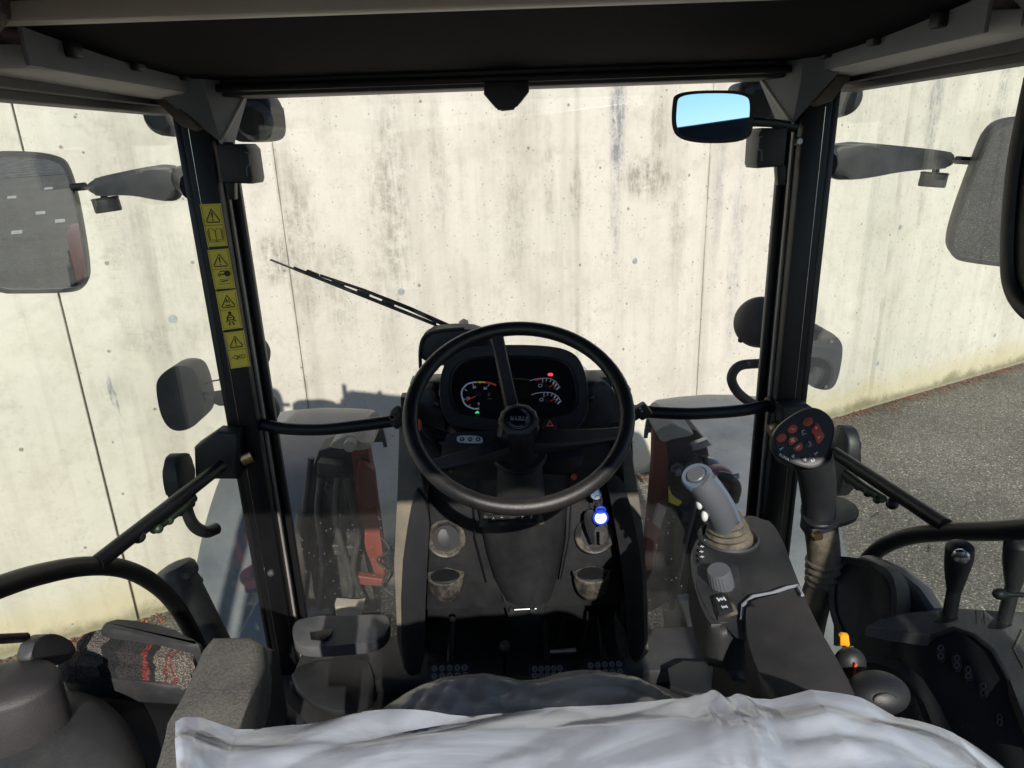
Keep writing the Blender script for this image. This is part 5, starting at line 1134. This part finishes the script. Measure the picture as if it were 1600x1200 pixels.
def grid_bm(rows):
    bm = bmesh.new(); vs = [[bm.verts.new(p) for p in r] for r in rows]
    for a, c in zip(vs, vs[1:]):
        for i in range(len(a)-1): bm.faces.new((a[i], a[i+1], c[i+1], c[i]))
    return bm
rows = top_sheet(60, 20, -.016, .25, 0, .03, .97)
part('backrest', grid_bm(rows), M['seatpink'], ds)
def cushion_pts(lift, wr, nu=130, nv=60):
    rows = []
    for j in range(nv+1):
        v = j/nv; row = []
        for i in range(nu+1):
            u = -1+2*i/nu; w = .245+lift
            yf = .80-.10*abs(u)**2.6+lift; y = yf-(.46)*v**1.3
            e = 1-abs(u)**6
            edge = min(1, (yf-y)/.05)
            z = 1.742+.085*math.sqrt(max(0, 1-(1-edge)**2))*e+lift-.02*math.exp(-((u)/.25)**2)
            q = V((CX+.0+w*u, y, z))
            if j == 0: q.z = 1.60
            if wr and j:
                w1 = noise.noise(V((q.x*7, q.y*11, .5)))
                q.z += .003
                for (ca, sa_, fr_, am) in ((.8, .6, 13, .006), (-.5, .9, 19, .0042), (.35, 1, 27, .0022), (1, -.3, 34, .0014)):
                    msk = max(0, min(1, .5+1.3*noise.noise(V((q.x*6+fr_, q.y*8, am*900)))))
                    q.z += am*(abs(math.sin(math.pi*((q.x*ca+q.y*sa_)*fr_+.7*w1)))-.6)*msk
            row.append(q)
        rows.append(row)
    return rows
part('seat_cushion', grid_bm(cushion_pts(0, False, 40, 24)), M['seatcore'], ds)
part('seat_base', B().box((CX-.20, .30, 1.27), (CX+.20, .66, 1.62), .03), M['black_plastic'], ds)
part('backrest_frame', B().box((CX-.22, .25, 1.65), (CX+.26, .40, 2.05), .04), M['seatcore'], ds)
pc = thing('plastic_cover', 'crinkled translucent white plastic sheet draped over the backrest', 'plastic sheet', (.03, .3, 2.15))
rows = top_sheet(420, 150, .0, 1.0, 3.3)
for r in rows:     # the left end is pinched up into a pointed corner
    for i, q in enumerate(r[:26]):
        k = (1-i/26)**2; q.z += .016*k*(1 if .30 < q.y < .41 else .2); q.y = q.y*(1-k*.35)+.36*k*.35
part('film_sheet', grid_bm(rows), M['film'], pc)
pc2 = thing('seat_cushion_cover', 'clear wrinkled plastic film over the shaded front of the seat cushion', 'plastic film', (CX, .6, 1.8))
def film2():
    m = M['film'].copy(); m.name = 'thin_film'; nt = m.node_tree
    for n in nt.nodes:
        if n.type == 'BSDF_DIFFUSE': n.inputs[0].default_value = (.62, .56, .50, 1)
        if n.type == 'BUMP': n.inputs['Strength'].default_value = .25
        if n.type == 'MATH': n.inputs[1].default_value = .04
        if n.type == 'MAP_RANGE': n.inputs[3].default_value = .50; n.inputs[4].default_value = .68
    return m
M['film2'] = film2()
part('film_sheet', grid_bm(cushion_pts(.004, True, 220, 110)), M['film2'], pc2)
# left armrest: long worn pad
def armpad(px, z0, z1, th, mt, nm, par, bev=.016):
    P = [aZ(x, y, z0+(z1-z0)*((1200-y)/200)) for x, y in px]
    return part(nm, B().prism(P, (0, 0, -th), bev, 4), mt, par)
la = thing('left_armrest', 'long worn speckled grey armrest pad left of the seat', 'armrest', aZ(330, 1100, 1.92))
armpad([(V((x, y)).x, V((x, y)).y) for x, y in [(312, 1010), (330, 989), (398, 988), (414, 1000), (412, 1030), (384, 1110), (345, 1230), (225, 1230), (262, 1130)]], 1.93, 1.93, .075, M['pad'], 'arm_pad', la)
part('pad_side', B().prism([aZ(x, y, 1.875) for x, y in ((398, 998), (432, 1010), (412, 1120), (385, 1230), (340, 1230))], (0, 0, -.12), .012, 3), M['black_plastic'], la)
t = thing('seat_belt_strap', 'woven beige cloth corner of the seat with a black edging strap', 'seat cloth', aZ(420, 1110, 1.72))
part('cloth_panel', B().prism([aZ(x, y, 1.74) for x, y in ((404, 1080), (412, 1078), (452, 1112), (440, 1150), (396, 1150))], (0, 0, -.03), .004), M['cloth'], t)
part('edging', B().prism([aZ(x, y, 1.75) for x, y in ((410, 1070), (420, 1068), (478, 1125), (470, 1134), (448, 1116))], (0, 0, -.03), .004), M['black_plastic'], t)

# ------------------------------------------------------------------ PASSENGER SEAT and left rear corner
ps = thing('passenger_seat', 'folded passenger seat with red, beige and charcoal woven cloth', 'seat', aZ(200, 1000, 1.75))
def slabZ(px, z, th, mt, nm, par, it=1, bev=.008, seg=3):
    q = chk(px, it) if it else px
    return part(nm, B().prism([aZ(p[0], p[1], z) for p in q], (0, 0, -th), bev, seg), mt, par)
slabZ([(160, 972), (172, 967), (215, 970), (262, 980), (316, 1000), (310, 1012), (230, 992), (155, 984)], 1.80, .05, M['dark_plastic'], 'back_shell', ps)
slabZ([(112, 1005), (130, 985), (170, 976), (230, 983), (300, 1003), (306, 1012), (300, 1034), (240, 1026), (150, 1012)], 1.785, .04, M['cloth'], 'upper_cloth', ps, 1, .012)
slabZ([(84, 1036), (100, 1016), (125, 1010), (180, 1014), (300, 1034), (297, 1056), (230, 1046), (130, 1040), (96, 1042)], 1.765, .04, M['cloth'], 'lower_cloth', ps, 1, .012)
slabZ([(92, 1040), (130, 1036), (292, 1052), (292, 1075), (180, 1060), (100, 1055)], 1.745, .04, M['dark_plastic'], 'cloth_edge', ps)
slabZ([(95, 1050), (180, 1058), (300, 1072), (290, 1230), (60, 1230)], 1.70, .25, M['seal'], 'seat_box', ps, 0)
t = thing('seat_side_cap', 'rounded dark plastic cap at the left edge above the dome', 'cover', aZ(40, 1070, 1.85))
def dome(px, z, hgt, mt, nm, par, n=5):
    P = [aZ(p.x, p.y, z) for p in chk(px, 3)]; rings = [[p-V((0, 0, .10)) for p in P], P]
    for k in range(1, n+1):
        a = k/n*math.pi/2; rings.append([p+V((0, 0, hgt*math.sin(a))) for p in scale_poly(P, max(.02, math.cos(a)))])
    return part(nm, B().loft(rings), mt, par)
dome([(-60, 1060), (-20, 1046), (50, 1032), (82, 1034), (98, 1052), (90, 1078), (20, 1112), (-60, 1125)], 1.84, .018, M['pad2'], 'cap', t)
t = thing('seat_dome_cover', 'smooth dark grey rounded cover filling the bottom left corner', 'cover', aZ(100, 1150, 1.75))
dome([(-80, 1130), (20, 1108), (110, 1094), (160, 1100), (200, 1130), (230, 1190), (240, 1290), (-80, 1330)], 1.72, .06, M['dark_plastic'], 'dome', t, 7)
t = thing('latch_arm', 'black latch arm pointing in from the left edge below the sill tube', 'latch', aX(40, 1005, CX-.70))
part('arm', B().tube([aX(-30, 1000, CX-.70), aX(40, 996, CX-.70)], .007, 10), M['black_metal'], t)
part('latch_plate', B().prism([aX(x, y, CX-.70) for x, y in chk([(36, 998), (60, 989), (85, 998), (103, 1014), (92, 1030), (60, 1044), (22, 1040), (30, 1010)], 2)], (.02, 0, 0), .004), M['dark_plastic'], t)

# ------------------------------------------------------------------ RIGHT ARM CONSOLE with silver joystick
ac = thing('armrest_console', 'dark moulded right armrest console carrying the silver joystick', 'armrest console', aZ(1170, 900, 1.9))
ZT = 1.915
top = [(1077, 878), (1084, 848), (1108, 818), (1160, 800), (1192, 804), (1218, 830), (1240, 890), (1262, 945), (1300, 1020), (1345, 1105), (1230, 1110), (1178, 1010), (1160, 985), (1124, 988), (1104, 968), (1088, 930)]
def zt(x, y): return ZT-.05*max(0, (880-y))/100*.0
P = [aZ(p.x, p.y, ZT) for p in chk(top, 2)]
part('console_body', B().prism(P, (0, 0, -.065), .012, 4), M['dark_plastic'], ac)
part('support', B().prism([aZ(x, y, ZT-.07) for x, y in ((1120, 960), (1165, 960), (1240, 1120), (1190, 1120))], (0, 0, -.30), .01), M['black_plastic'], ac)
part('armrest_pad', B().prism([aZ(p.x, p.y, ZT+.016) for p in chk([(1163, 946), (1180, 936), (1236, 924), (1250, 930), (1344, 1092), (1330, 1110), (1216, 1110), (1170, 1020)], 2)], (0, 0, -.03), .010, 4), M['pad2'], ac)
part('pale_pad_trim', B().tube([aZ(x, y, ZT+.006) for x, y in ((1159, 968), (1160, 946), (1176, 932), (1205, 927), (1230, 918), (1246, 915), (1254, 930))], .0024, 8), M['white_trim'], ac)
lf = V((0, 0, .0015))
part('symbol_plate', B().prism([aZ(x, y, ZT+.001) for x, y in chk([(1082, 850), (1100, 833), (1106, 838), (1094, 855), (1098, 878), (1084, 884)], 1)], (0, 0, -.003), .001), M['black_plastic'], ac)
for (x, y) in ((1092, 850), (1090, 860), (1089, 868), (1090, 876)):
    c = aZ(x, y, ZT+.0022); part('symbol', B().lathe([(.001, 0), (.0032, 0)], c, (0, 0, 1), 12, (1, .5)), M['print_grey'], ac)
    c = aZ(x+7, y-6, ZT+.0022); part('symbol', B().box(c-V((.0006, .003, 0)), c+V((.0006, .003, .0003))).box(c-V((.003, .0006, 0)), c+V((.003, .0006, .0003))), M['print_white'], ac)
part('control_recess', B().prism([aZ(p.x, p.y, ZT+.0012) for p in chk([(1084, 905), (1110, 880), (1146, 876), (1158, 895), (1160, 960), (1146, 970), (1118, 975), (1098, 940)], 2)], (0, 0, -.004), .001), M['console'], ac)
jb = aZ(1138, 842, ZT)
part('joystick_collar', B().lathe([(.044, -.002), (.046, .004), (.043, .007), (.040, .004), (.038, -.004), (.001, -.006)], jb, (0, 0, 1), 40), M['console'], ac)
ji = thing('silver_joystick', 'silver grey joystick grip with two pale side buttons on a ribbed boot', 'joystick', jb)
jp = spl([aY(1136, 838, jb.y), aY(1129, 812, jb.y-.005), aY(1119, 788, jb.y-.010), aY(1103, 763, jb.y-.014), aY(1089, 745, jb.y-.016)], 6)
b = B(); prof = []
ax = (jp[3]-jp[0]).normalized()
b.lathe([(.036, -.004), (.0365, .004), (.031, .008), (.0335, .013), (.028, .017), (.031, .022), (.025, .026), (.0275, .031), (.022, .035), (.024, .040), (.019, .044)], jb, (-.12, 0, 1), 36)
part('bellows', b, M['boot'], ji)
n = len(jp)-4
part('grip', B().tube(jp[2:], [.0190+.0042*math.sin(min(1, i/(n))*2.6) for i in range(len(jp)-2)], 24, flat=1.15), M['silver'], ji)
te = jp[-1]; tdir = (jp[-1]-jp[-3]).normalized()
part('top_ring', B().lathe([(.0225, -.010), (.0232, .0), (.021, .004), (.0165, .004), (.015, .001), (.001, .001)], te+tdir*.001, tdir+V((0, -.35, .35)), 28), M['silver_light'], ji)
part('top_button', B().lathe([(.0135, .001), (.0135, .004), (.012, .0055), (.001, .0055)], te+tdir*.002, tdir+V((0, -.35, .35)), 24), M['silver'], ji)
part('accent_strip', B().tube([p+V((.0205, -.010, .004)) for p in jp[5:]], .0045, 10), M['silver_light'], ji)
for q in ((1093, 787), (1101, 806)): part('side_button', B().sph(aY(*q, jb.y-.022), .0085, (.6, .8, 1.1)), M['button_white'], ji)
t = thing('rotary_knob', 'ribbed grey rotary knob on the armrest console above the rocker switch', 'knob', aZ(1122, 915, ZT))
kb = aZ(1128, 915, ZT); b = B(); rings = []; ka = V((-.28, -.10, 1)).normalized(); kx, ky, _ = plane_basis(ka, V((0, 1, 0)))
for r_, h in ((.017, 0), (.0165, .004), (.0155, .026), (.0145, .029), (.001, .029)):
    rings.append([kb+(kx*math.cos(2*math.pi*k/48)+ky*math.sin(2*math.pi*k/48))*r_*(1+(.04*(-1)**k if .001 < h < .027 else 0))+ka*h for k in range(48)])
part('knob_body', b.loft(rings), M['silver'], t)
t = thing('rocker_switch', 'black rocker switch with white tractor symbols next to the knob', 'switch', aZ(1130, 945, ZT))
part('bezel', B().prism([aZ(x, y, ZT+.006) for x, y in ((1112, 932), (1140, 926), (1153, 955), (1122, 966))], (0, 0, -.006), .0015), M['dusty_rim'], t)
part('rocker', B().prism([aZ(x, y, ZT+.011) for x, y in ((1115, 931), (1136, 926), (1146, 951), (1123, 958))], (0, 0, -.006), .0015), M['black_plastic'], t)
def axle_symbol(c, s, mt, par, ux=V((1, .15, 0)), n=V((0, 0, 1)), nm='axle_symbol'):
    ux = ux.normalized(); uy = n.cross(ux).normalized()
    b = B(); b.obox(c, ux, uy, n, s, s*.18, .0004)
    for k in (-1, 1): b.obox(c+ux*(k*s*.5), ux, uy, n, s*.2, s*.8, .0004)
    b.obox(c, ux, uy, n, s*.3, s*.5, .0004); return part(nm, b, M[mt], par)
axle_symbol(aZ(1127, 936, ZT+.0115), .009, 'print_white', t); axle_symbol(aZ(1132, 948, ZT+.0115), .006, 'print_white', t)

# ------------------------------------------------------------------ BUTTON JOYSTICK (loader)
YJ = 1.0; hcx = aY(1257, 686, YJ); nj = V((-.12, -.85, .52)).normalized()
lj = thing('button_joystick', 'tall black joystick with orange buttons on its face and a dusty ribbed boot', 'joystick', aY(1275, 990, 1.02))
def jP(x, y, k=0.0): return aP(x, y, hcx+nj*k, nj)
ho = chk([(1207, 690), (1209, 676), (1222, 660), (1252, 641), (1268, 637), (1284, 641), (1300, 655), (1304, 676), (1296, 704), (1284, 726), (1270, 732), (1254, 730), (1224, 718), (1211, 706)], 3)
H = [jP(p.x, p.y) for p in ho]
part('head', B().loft([scale_poly([p-nj*.050-V((0, 0, .012)) for p in H], .72), scale_poly([p-nj*.036 for p in H], .93), [p-nj*.012 for p in scale_poly(H, 1.03)], [p-nj*.004 for p in scale_poly(H, 1.04)], [p+nj*.002 for p in scale_poly(H, 1.01)], [p+nj*.001 for p in scale_poly(H, .95)]]), M['black_plastic'], lj)
part('face_plate', B().prism([p+nj*.0022 for p in scale_poly(H, .93)], -nj*.002), M['black_plastic'], lj)
sp_ = spl([jP(1268, 712, -.025), aY(1276, 745, 1.02), aY(1279, 780, 1.03), aY(1281, 812, 1.03)], 6)
part('grip', B().tube(sp_, [.030-.006*i/len(sp_)+.0 for i in range(len(sp_))], 24, flat=1.1), M['black_plastic'], lj)
cc = aY(1282, 804, 1.03)
part('hand_rest', B().prism([aZ(p.x, p.y, cc.z+.002) for p in chk([(1250, 790), (1256, 780), (1300, 772), (1330, 780), (1345, 800), (1335, 812), (1305, 820), (1275, 822), (1255, 812)], 2)], (0, 0, -.007), .003), M['black_plastic'], lj)
part('clamp', B().obox(cc-V((0, 0, .022)), (1, .2, 0), (0, 1, 0), (0, 0, 1), .052, .05, .026, .005), M['black_plastic'], lj)
part('clamp_bolt', B().lathe([(.001, .006), (.007, .006), (.009, 0)], cc+V((-.016, -.028, -.022)), (0, -1, 0), 14), M['brass'], lj)
bp_ = [aY(1282, 820, 1.03), aY(1286, 850, 1.03), aY(1288, 880, 1.03), aY(1284, 905, 1.03), aY(1274, 940, 1.03), aY(1262, 1010, 1.03)]
part('boot_upper', B().tube(spl(bp_[:3], 4), [.027]*9, 24), M['boot'], lj)
o_ = bp_[2]; d_ = (bp_[3]-bp_[1]).normalized()
pr = []
for k in range(4): pr += [(.0255, -.012+k*.0135), (.0305, -.007+k*.0135), (.0305, -.003+k*.0135), (.0255, .0005+k*.0135)]
part('boot_ribs', B().lathe(pr, o_, d_, 32), M['boot'], lj)
for k in range(4): part('dusty_rib', B().lathe([(.0300, -.0066+k*.0135), (.0313, -.005+k*.0135), (.0300, -.0034+k*.0135)], o_, d_, 32), M['dusty_rim'], lj)
q_ = spl([o_+d_*.04, bp_[4], bp_[5]], 6); part('boot_lower', B().tube(q_, [.028-.006*i/len(q_) for i in range(len(q_))], 22), M['boot'], lj)
def jb_(pts, mt, nm, it=2, k=.0045):
    P = [jP(p[0], p[1], k) for p in (chk(pts, it) if it else pts)]; return part(nm, B().prism(P, -nj*.004, .0008, 2), M[mt], lj)
def el(x, y, a, b_, th=0): return [(x+a*math.cos(t)*math.cos(th)-b_*math.sin(t)*math.sin(th), y+a*math.cos(t)*math.sin(th)+b_*math.sin(t)*math.cos(th)) for t in [2*math.pi*k/20 for k in range(20)]]
X_ = lambda u, v: (1190+u*130/1418, 630+v*110/1200)      # close-up picture coordinates
for (u, v) in ((342, 587), (530, 440), (793, 316)):
    x, y = X_(u, v); jb_(el(x, y, 8.0, 6.4, -.45), 'orange', 'round_button', 0)
    if u == 342: pts = el(x, y, 3.6, 3.0, -.4)
    elif u == 530: pts = None
    else: pts = el(x, y, 4.2, 3.4, -.4)
    if pts: part('button_print', B().tube([jP(*p, .0048) for p in pts], .00045, 5, True), M['print_gold'] if u == 342 else M['print_dark'], lj)
    else: part('button_print', B().tube([jP(x-3, y-1, .0048), jP(x+3, y+1, .0048)], .0005, 5), M['print_white'], lj)
jb_([X_(*p) for p in ((455, 620), (500, 565), (560, 560), (630, 610), (600, 650), (500, 725), (465, 690))], 'orange', 'plus_button', 1)
jb_([X_(*p) for p in ((530, 765), (650, 665), (690, 670), (705, 740), (680, 800), (620, 822), (560, 800))], 'orange', 'minus_button', 1)
jb_([X_(*p) for p in ((845, 495), (870, 420), (945, 325), (985, 370), (1015, 490), (1080, 520), (1060, 600), (975, 705), (935, 665), (905, 530))], 'orange', 'double_rocker', 1)
cxy = lambda u, v, k=.0049: jP(*X_(u, v), k)
part('plus_sign', B().tube([cxy(490, 600), cxy(560, 655)], .0009, 5).tube([cxy(545, 590), cxy(505, 660)], .0009, 5), M['print_white'], lj)
part('minus_sign', B().tube([cxy(590, 770), cxy(650, 725)], .0011, 5), M['print_white'], lj)
axle_symbol(cxy(930, 430), .0048, 'print_white', lj, V((.1, 0, 1)), nj); axle_symbol(cxy(975, 595), .0048, 'print_white', lj, V((.1, 0, 1)), nj)
for (u, v) in ((335, 775), (925, 855)):
    part('hydraulic_symbol', B().tube([cxy(u-20, v+25, .0035), cxy(u+30, v-25, .0035)], .0008, 5).tube([cxy(u-40, v, .0035), cxy(u-20, v-5, .0035)], .0004, 5), M['print_white'], lj)
for (u, v) in ((535, 905), (740, 960)):
    jb_(el(*X_(u, v), 6.2, 5.0, .3), 'dark_plastic', 'small_button', 0, .0036)
    part('axle_symbol', B().tube([cxy(u-20, v-25, .0042), cxy(u-5, v+25, .0042)], .0004, 5).tube([cxy(u+5, v-30, .0042), cxy(u+12, v+25, .0042)], .0007, 5).tube([cxy(u-28, v+5, .0042), cxy(u+30, v-8, .0042)], .0004, 5), M['print_white'], lj)
for (u, v, w) in ((710, 490, 1), (815, 690, -1)):
    jb_(el(*X_(u, v), 7.0, 6.0, .3), 'dark_plastic', 'arrow_button', 0, .0036)
    part('curved_arrow', B().tube([cxy(u-15*w, v+20, .0042), cxy(u-20*w, v-20, .0042), cxy(u+20*w, v-35, .0042)], .0006, 5).tube([cxy(u-20, v+45, .0042), cxy(u+40, v+25, .0042)], .0003, 5), M['print_white'], lj)
xd_ = (cxy(440, 950)-cxy(330, 895)).normalized()
text('FUMA', .0062, cxy(382, 920, .0034), xd_, nj, M['print_white'], lj)
text('R3', .0058, cxy(875, 975, .0034), (cxy(900, 960)-cxy(850, 990)), nj, M['print_white'], lj)

# ------------------------------------------------------------------ RIGHT SIDE: door pocket, side console, levers
dp = thing('door_pocket', 'black storage pocket in a grey frame beside the button joystick', 'storage pocket', aX(1350, 930, .60))
po = chk([(1300, 872), (1320, 868), (1375, 880), (1397, 900), (1403, 940), (1396, 985), (1330, 1015), (1306, 990), (1292, 940)], 2)
pi_ = [V((1350+(p.x-1350)*.84, 940+(p.y-940)*.84)) for p in po]
XP = .56; nX = V((-.75, -.45, .48)).normalized(); cX0 = aX(1350, 940, XP)
O_ = [aP(p.x, p.y, cX0, nX) for p in po]; I_ = [aP(p.x, p.y, cX0, nX) for p in pi_]
part('pocket_frame', B().ring(O_, I_, -nX*.05), M['console'], dp)
part('pocket_inside', B().loft([[p-nX*.004 for p in I_], scale_poly([p-nX*.09 for p in I_], .85)][::-1]), M['seal'], dp)
part('outer_shell', B().prism([aX(x, y, CX+.64) for x, y in ((1300, 880), (1345, 868), (1395, 888), (1430, 920), (1455, 965), (1440, 1010), (1300, 1010))], (.03, 0, 0), .008), M['fender'], dp)
sc = thing('side_console', 'dark right side console with lever slots and an arch of shaded switches', 'side console', aZ(1500, 1050, 1.8))
ZC = 1.80
topc = [(1353, 978), (1375, 966), (1420, 956), (1500, 951), (1600, 955), (1720, 975), (1720, 1180), (1616, 1160), (1600, 1120), (1578, 1062), (1552, 1015), (1522, 990), (1490, 980), (1452, 994), (1410, 984), (1380, 982)]
Pt = [aZ(x, y, ZC) for x, y in topc]
part('console_top', B().prism(Pt, (0, 0, -.02), .003, 2), M['console_top'], sc)
e1, e2 = aZ(1353, 980, ZC-.004), aZ(1616, 1165, ZC-.004)
ed = (e2-e1).normalized(); nC = ed.cross(V((-.35, .55, -1)).normalized()).normalized()
nC = nC if nC.y < 0 or nC.x < 0 else -nC
nC = V((-.62, -.36, .70)).normalized()
def sP(x, y, k=-.012): return aP(x, y, aZ(1452, 994, ZC)+nC*k, nC)
part('switch_panel', B().prism([sP(x, y) for x, y in ((1326, 1020), (1354, 979), (1380, 983), (1410, 985), (1452, 995), (1490, 981), (1522, 991), (1552, 1016), (1578, 1063), (1600, 1121), (1625, 1210), (1480, 1230), (1400, 1120), (1340, 1060))], -nC*.02, .002), M['black_plastic'], sc)
part('panel_edge', B().tube([sP(x, y, -.006) for x, y in ((1354, 980), (1380, 983), (1410, 985), (1452, 996), (1490, 982), (1522, 992), (1552, 1017), (1578, 1064), (1600, 1122), (1622, 1200))], .0035, 8), M['dark_plastic'], sc)
arc_o = [(1336, 1028), (1372, 1024), (1410, 1034), (1440, 1058), (1464, 1095), (1488, 1145), (1505, 1200)]
arc_i = [(1345, 1036), (1372, 1034), (1402, 1044), (1424, 1066), (1444, 1100), (1464, 1150), (1478, 1205)]
part('pale_arch', B().prism([sP(x, y, -.002) for x, y in arc_o+arc_i[::-1]], -nC*.012, .003), M['dark_plastic'], sc)
part('body', B().box((.50, .20, 1.30), (.66, .95, 1.66), .02), M['black_plastic'], sc)
for (x, y, w, h) in ((1470, 1020, 8, 32), (1495, 1035, 9, 30), (1513, 1052, 9, 26), (1536, 1078, 9, 26), (1562, 1125, 8, 22)):
    sw_ = part('toggle_switch', B().prism([sP(p.x, p.y, -.006) for p in chk([(x-w, y-h*.5), (x+w*.6, y-h*.5), (x+w, y+h*.5), (x-w*.7, y+h*.5)], 1)], -nC*.006, .001), M['dark_plastic'], sc)
    for k in (-.22, .15): part('switch_icon', B().tube([sP(x+4*math.cos(a), y+h*k+4.5*math.sin(a), -.005) for a in [2*math.pi*j/8 for j in range(8)]], .0005, 5, True), M['grey_plastic'], sw_)
part('slot_seam', B().tube([aZ(x, y, ZC+.0005) for x, y in ((1598, 985), (1584, 1015), (1600, 1045))], .0016, 6), M['warm_trim'], sc)
for x in (1525, 1537): part('slot_seam', B().tube([aZ(x, 954, ZC+.0003), aZ(x+1, 974, ZC+.0003)], .0006, 5), M['seal'], sc)
for (q, lab, sl_) in ((((1500, 856), (1484, 955)), 'black lever with a round silver button standing on the side console', 1), (((1592, 850), (1568, 965)), 'black lever with a cross pin at the right picture edge', 0)):
    base = aZ(q[1][0], q[1][1]+5, ZC); Yl = base.y
    t = thing('hand_lever', lab, 'lever', base)
    part('slot', B().prism([aZ(x, y, ZC+.0008) for x, y in ((q[1][0]-25, q[1][1]+16), (q[1][0]-14, q[1][1]-1), (q[1][0]+13, q[1][1]-2), (q[1][0]+13, q[1][1]+12), (q[1][0]-2, q[1][1]+18))], (0, 0, -.002)), M['seal'], t)
    tp = aY(q[0][0], q[0][1]-8, Yl+.0); md = aY(q[0][0]-5, q[0][1]+35, Yl); lo = aY(q[0][0]-9, q[0][1]+65, Yl)
    part('shaft', B().tube([base-V((0, 0, .02)), lo], .010, 14), M['black_plastic'], t)
    pth = spl([lo, md, aY(q[0][0]-1, q[0][1]+12, Yl), tp], 6); n = len(pth)
    part('grip', B().tube(pth, [.0105+.0085*math.sin(min(1, (i/(n-1))*1.15)*math.pi*.62) if i < n-2 else (.015 if i == n-2 else .008) for i in range(n)], 22, flat=1.0), M['black_plastic'], t)
    if sl_: part('silver_button', B().lathe([(.011, 0), (.0115, .003), (.009, .006), (.001, .0075)], aY(q[0][0]+1, q[0][1]+12, Yl-.019), (CP-tp)+V((0, -.3, -.55)), 28), M['chrome'], t)
    else:
        part('cross_pin', B().tube([aY(1560, 928, Yl-.01), aY(1612, 930, Yl-.01)], .004, 10), M['black_metal'], t); part('pin_knob', B().sph(aY(1562, 928, Yl-.01), .0085, (1.2, 1, 1)), M['black_plastic'], t)
t = thing('orange_tab', 'bright orange yellow plastic tab between armrest and side console', 'tab', aZ(1320, 1003, 1.74))
part('tab', B().prism([aY(x, y, .72) for x, y in ((1313, 996), (1317, 993), (1327, 994), (1329, 1008), (1325, 1014), (1313, 1010))], (0, .008, 0), .002), M['amber'], t)
part('tab_stem', B().tube([aY(1320, 1012, .724), aY(1317, 1030, .724)], .003, 8), M['white_trim'], t)
t = thing('height_knob', 'dark rounded knob with an orange stripe right of the armrest', 'knob', aZ(1330, 1035, 1.72))
kc = aY(1328, 1036, .70); part('knob_body', B().sph(kc, .0165, (1.15, 1, 1.25)), M['black_plastic'], t)
part('orange_stripe', B().tube([kc+V((-.002, -.0165, .014)), kc+V((-.0035, -.0175, .004)), kc+V((-.004, -.0165, -.004))], .0018, 8), M['orange_grip'], t)
t = thing('oval_knob', 'large smooth dark oval knob above the plastic cover', 'knob', aZ(1372, 1080, 1.72))
kc = aY(1372, 1082, .64); part('knob_body', B().sph(kc, .030, (1.15, .9, .72), 32, 20), M['black_plastic'], t)
part('knob_ring', B().tube([kc+V((-.004+.013*math.cos(a), -.021, .010+.008*math.sin(a))) for a in [2*math.pi*k/24 for k in range(24)]], .0007, 6, True), M['dark_plastic'], t)
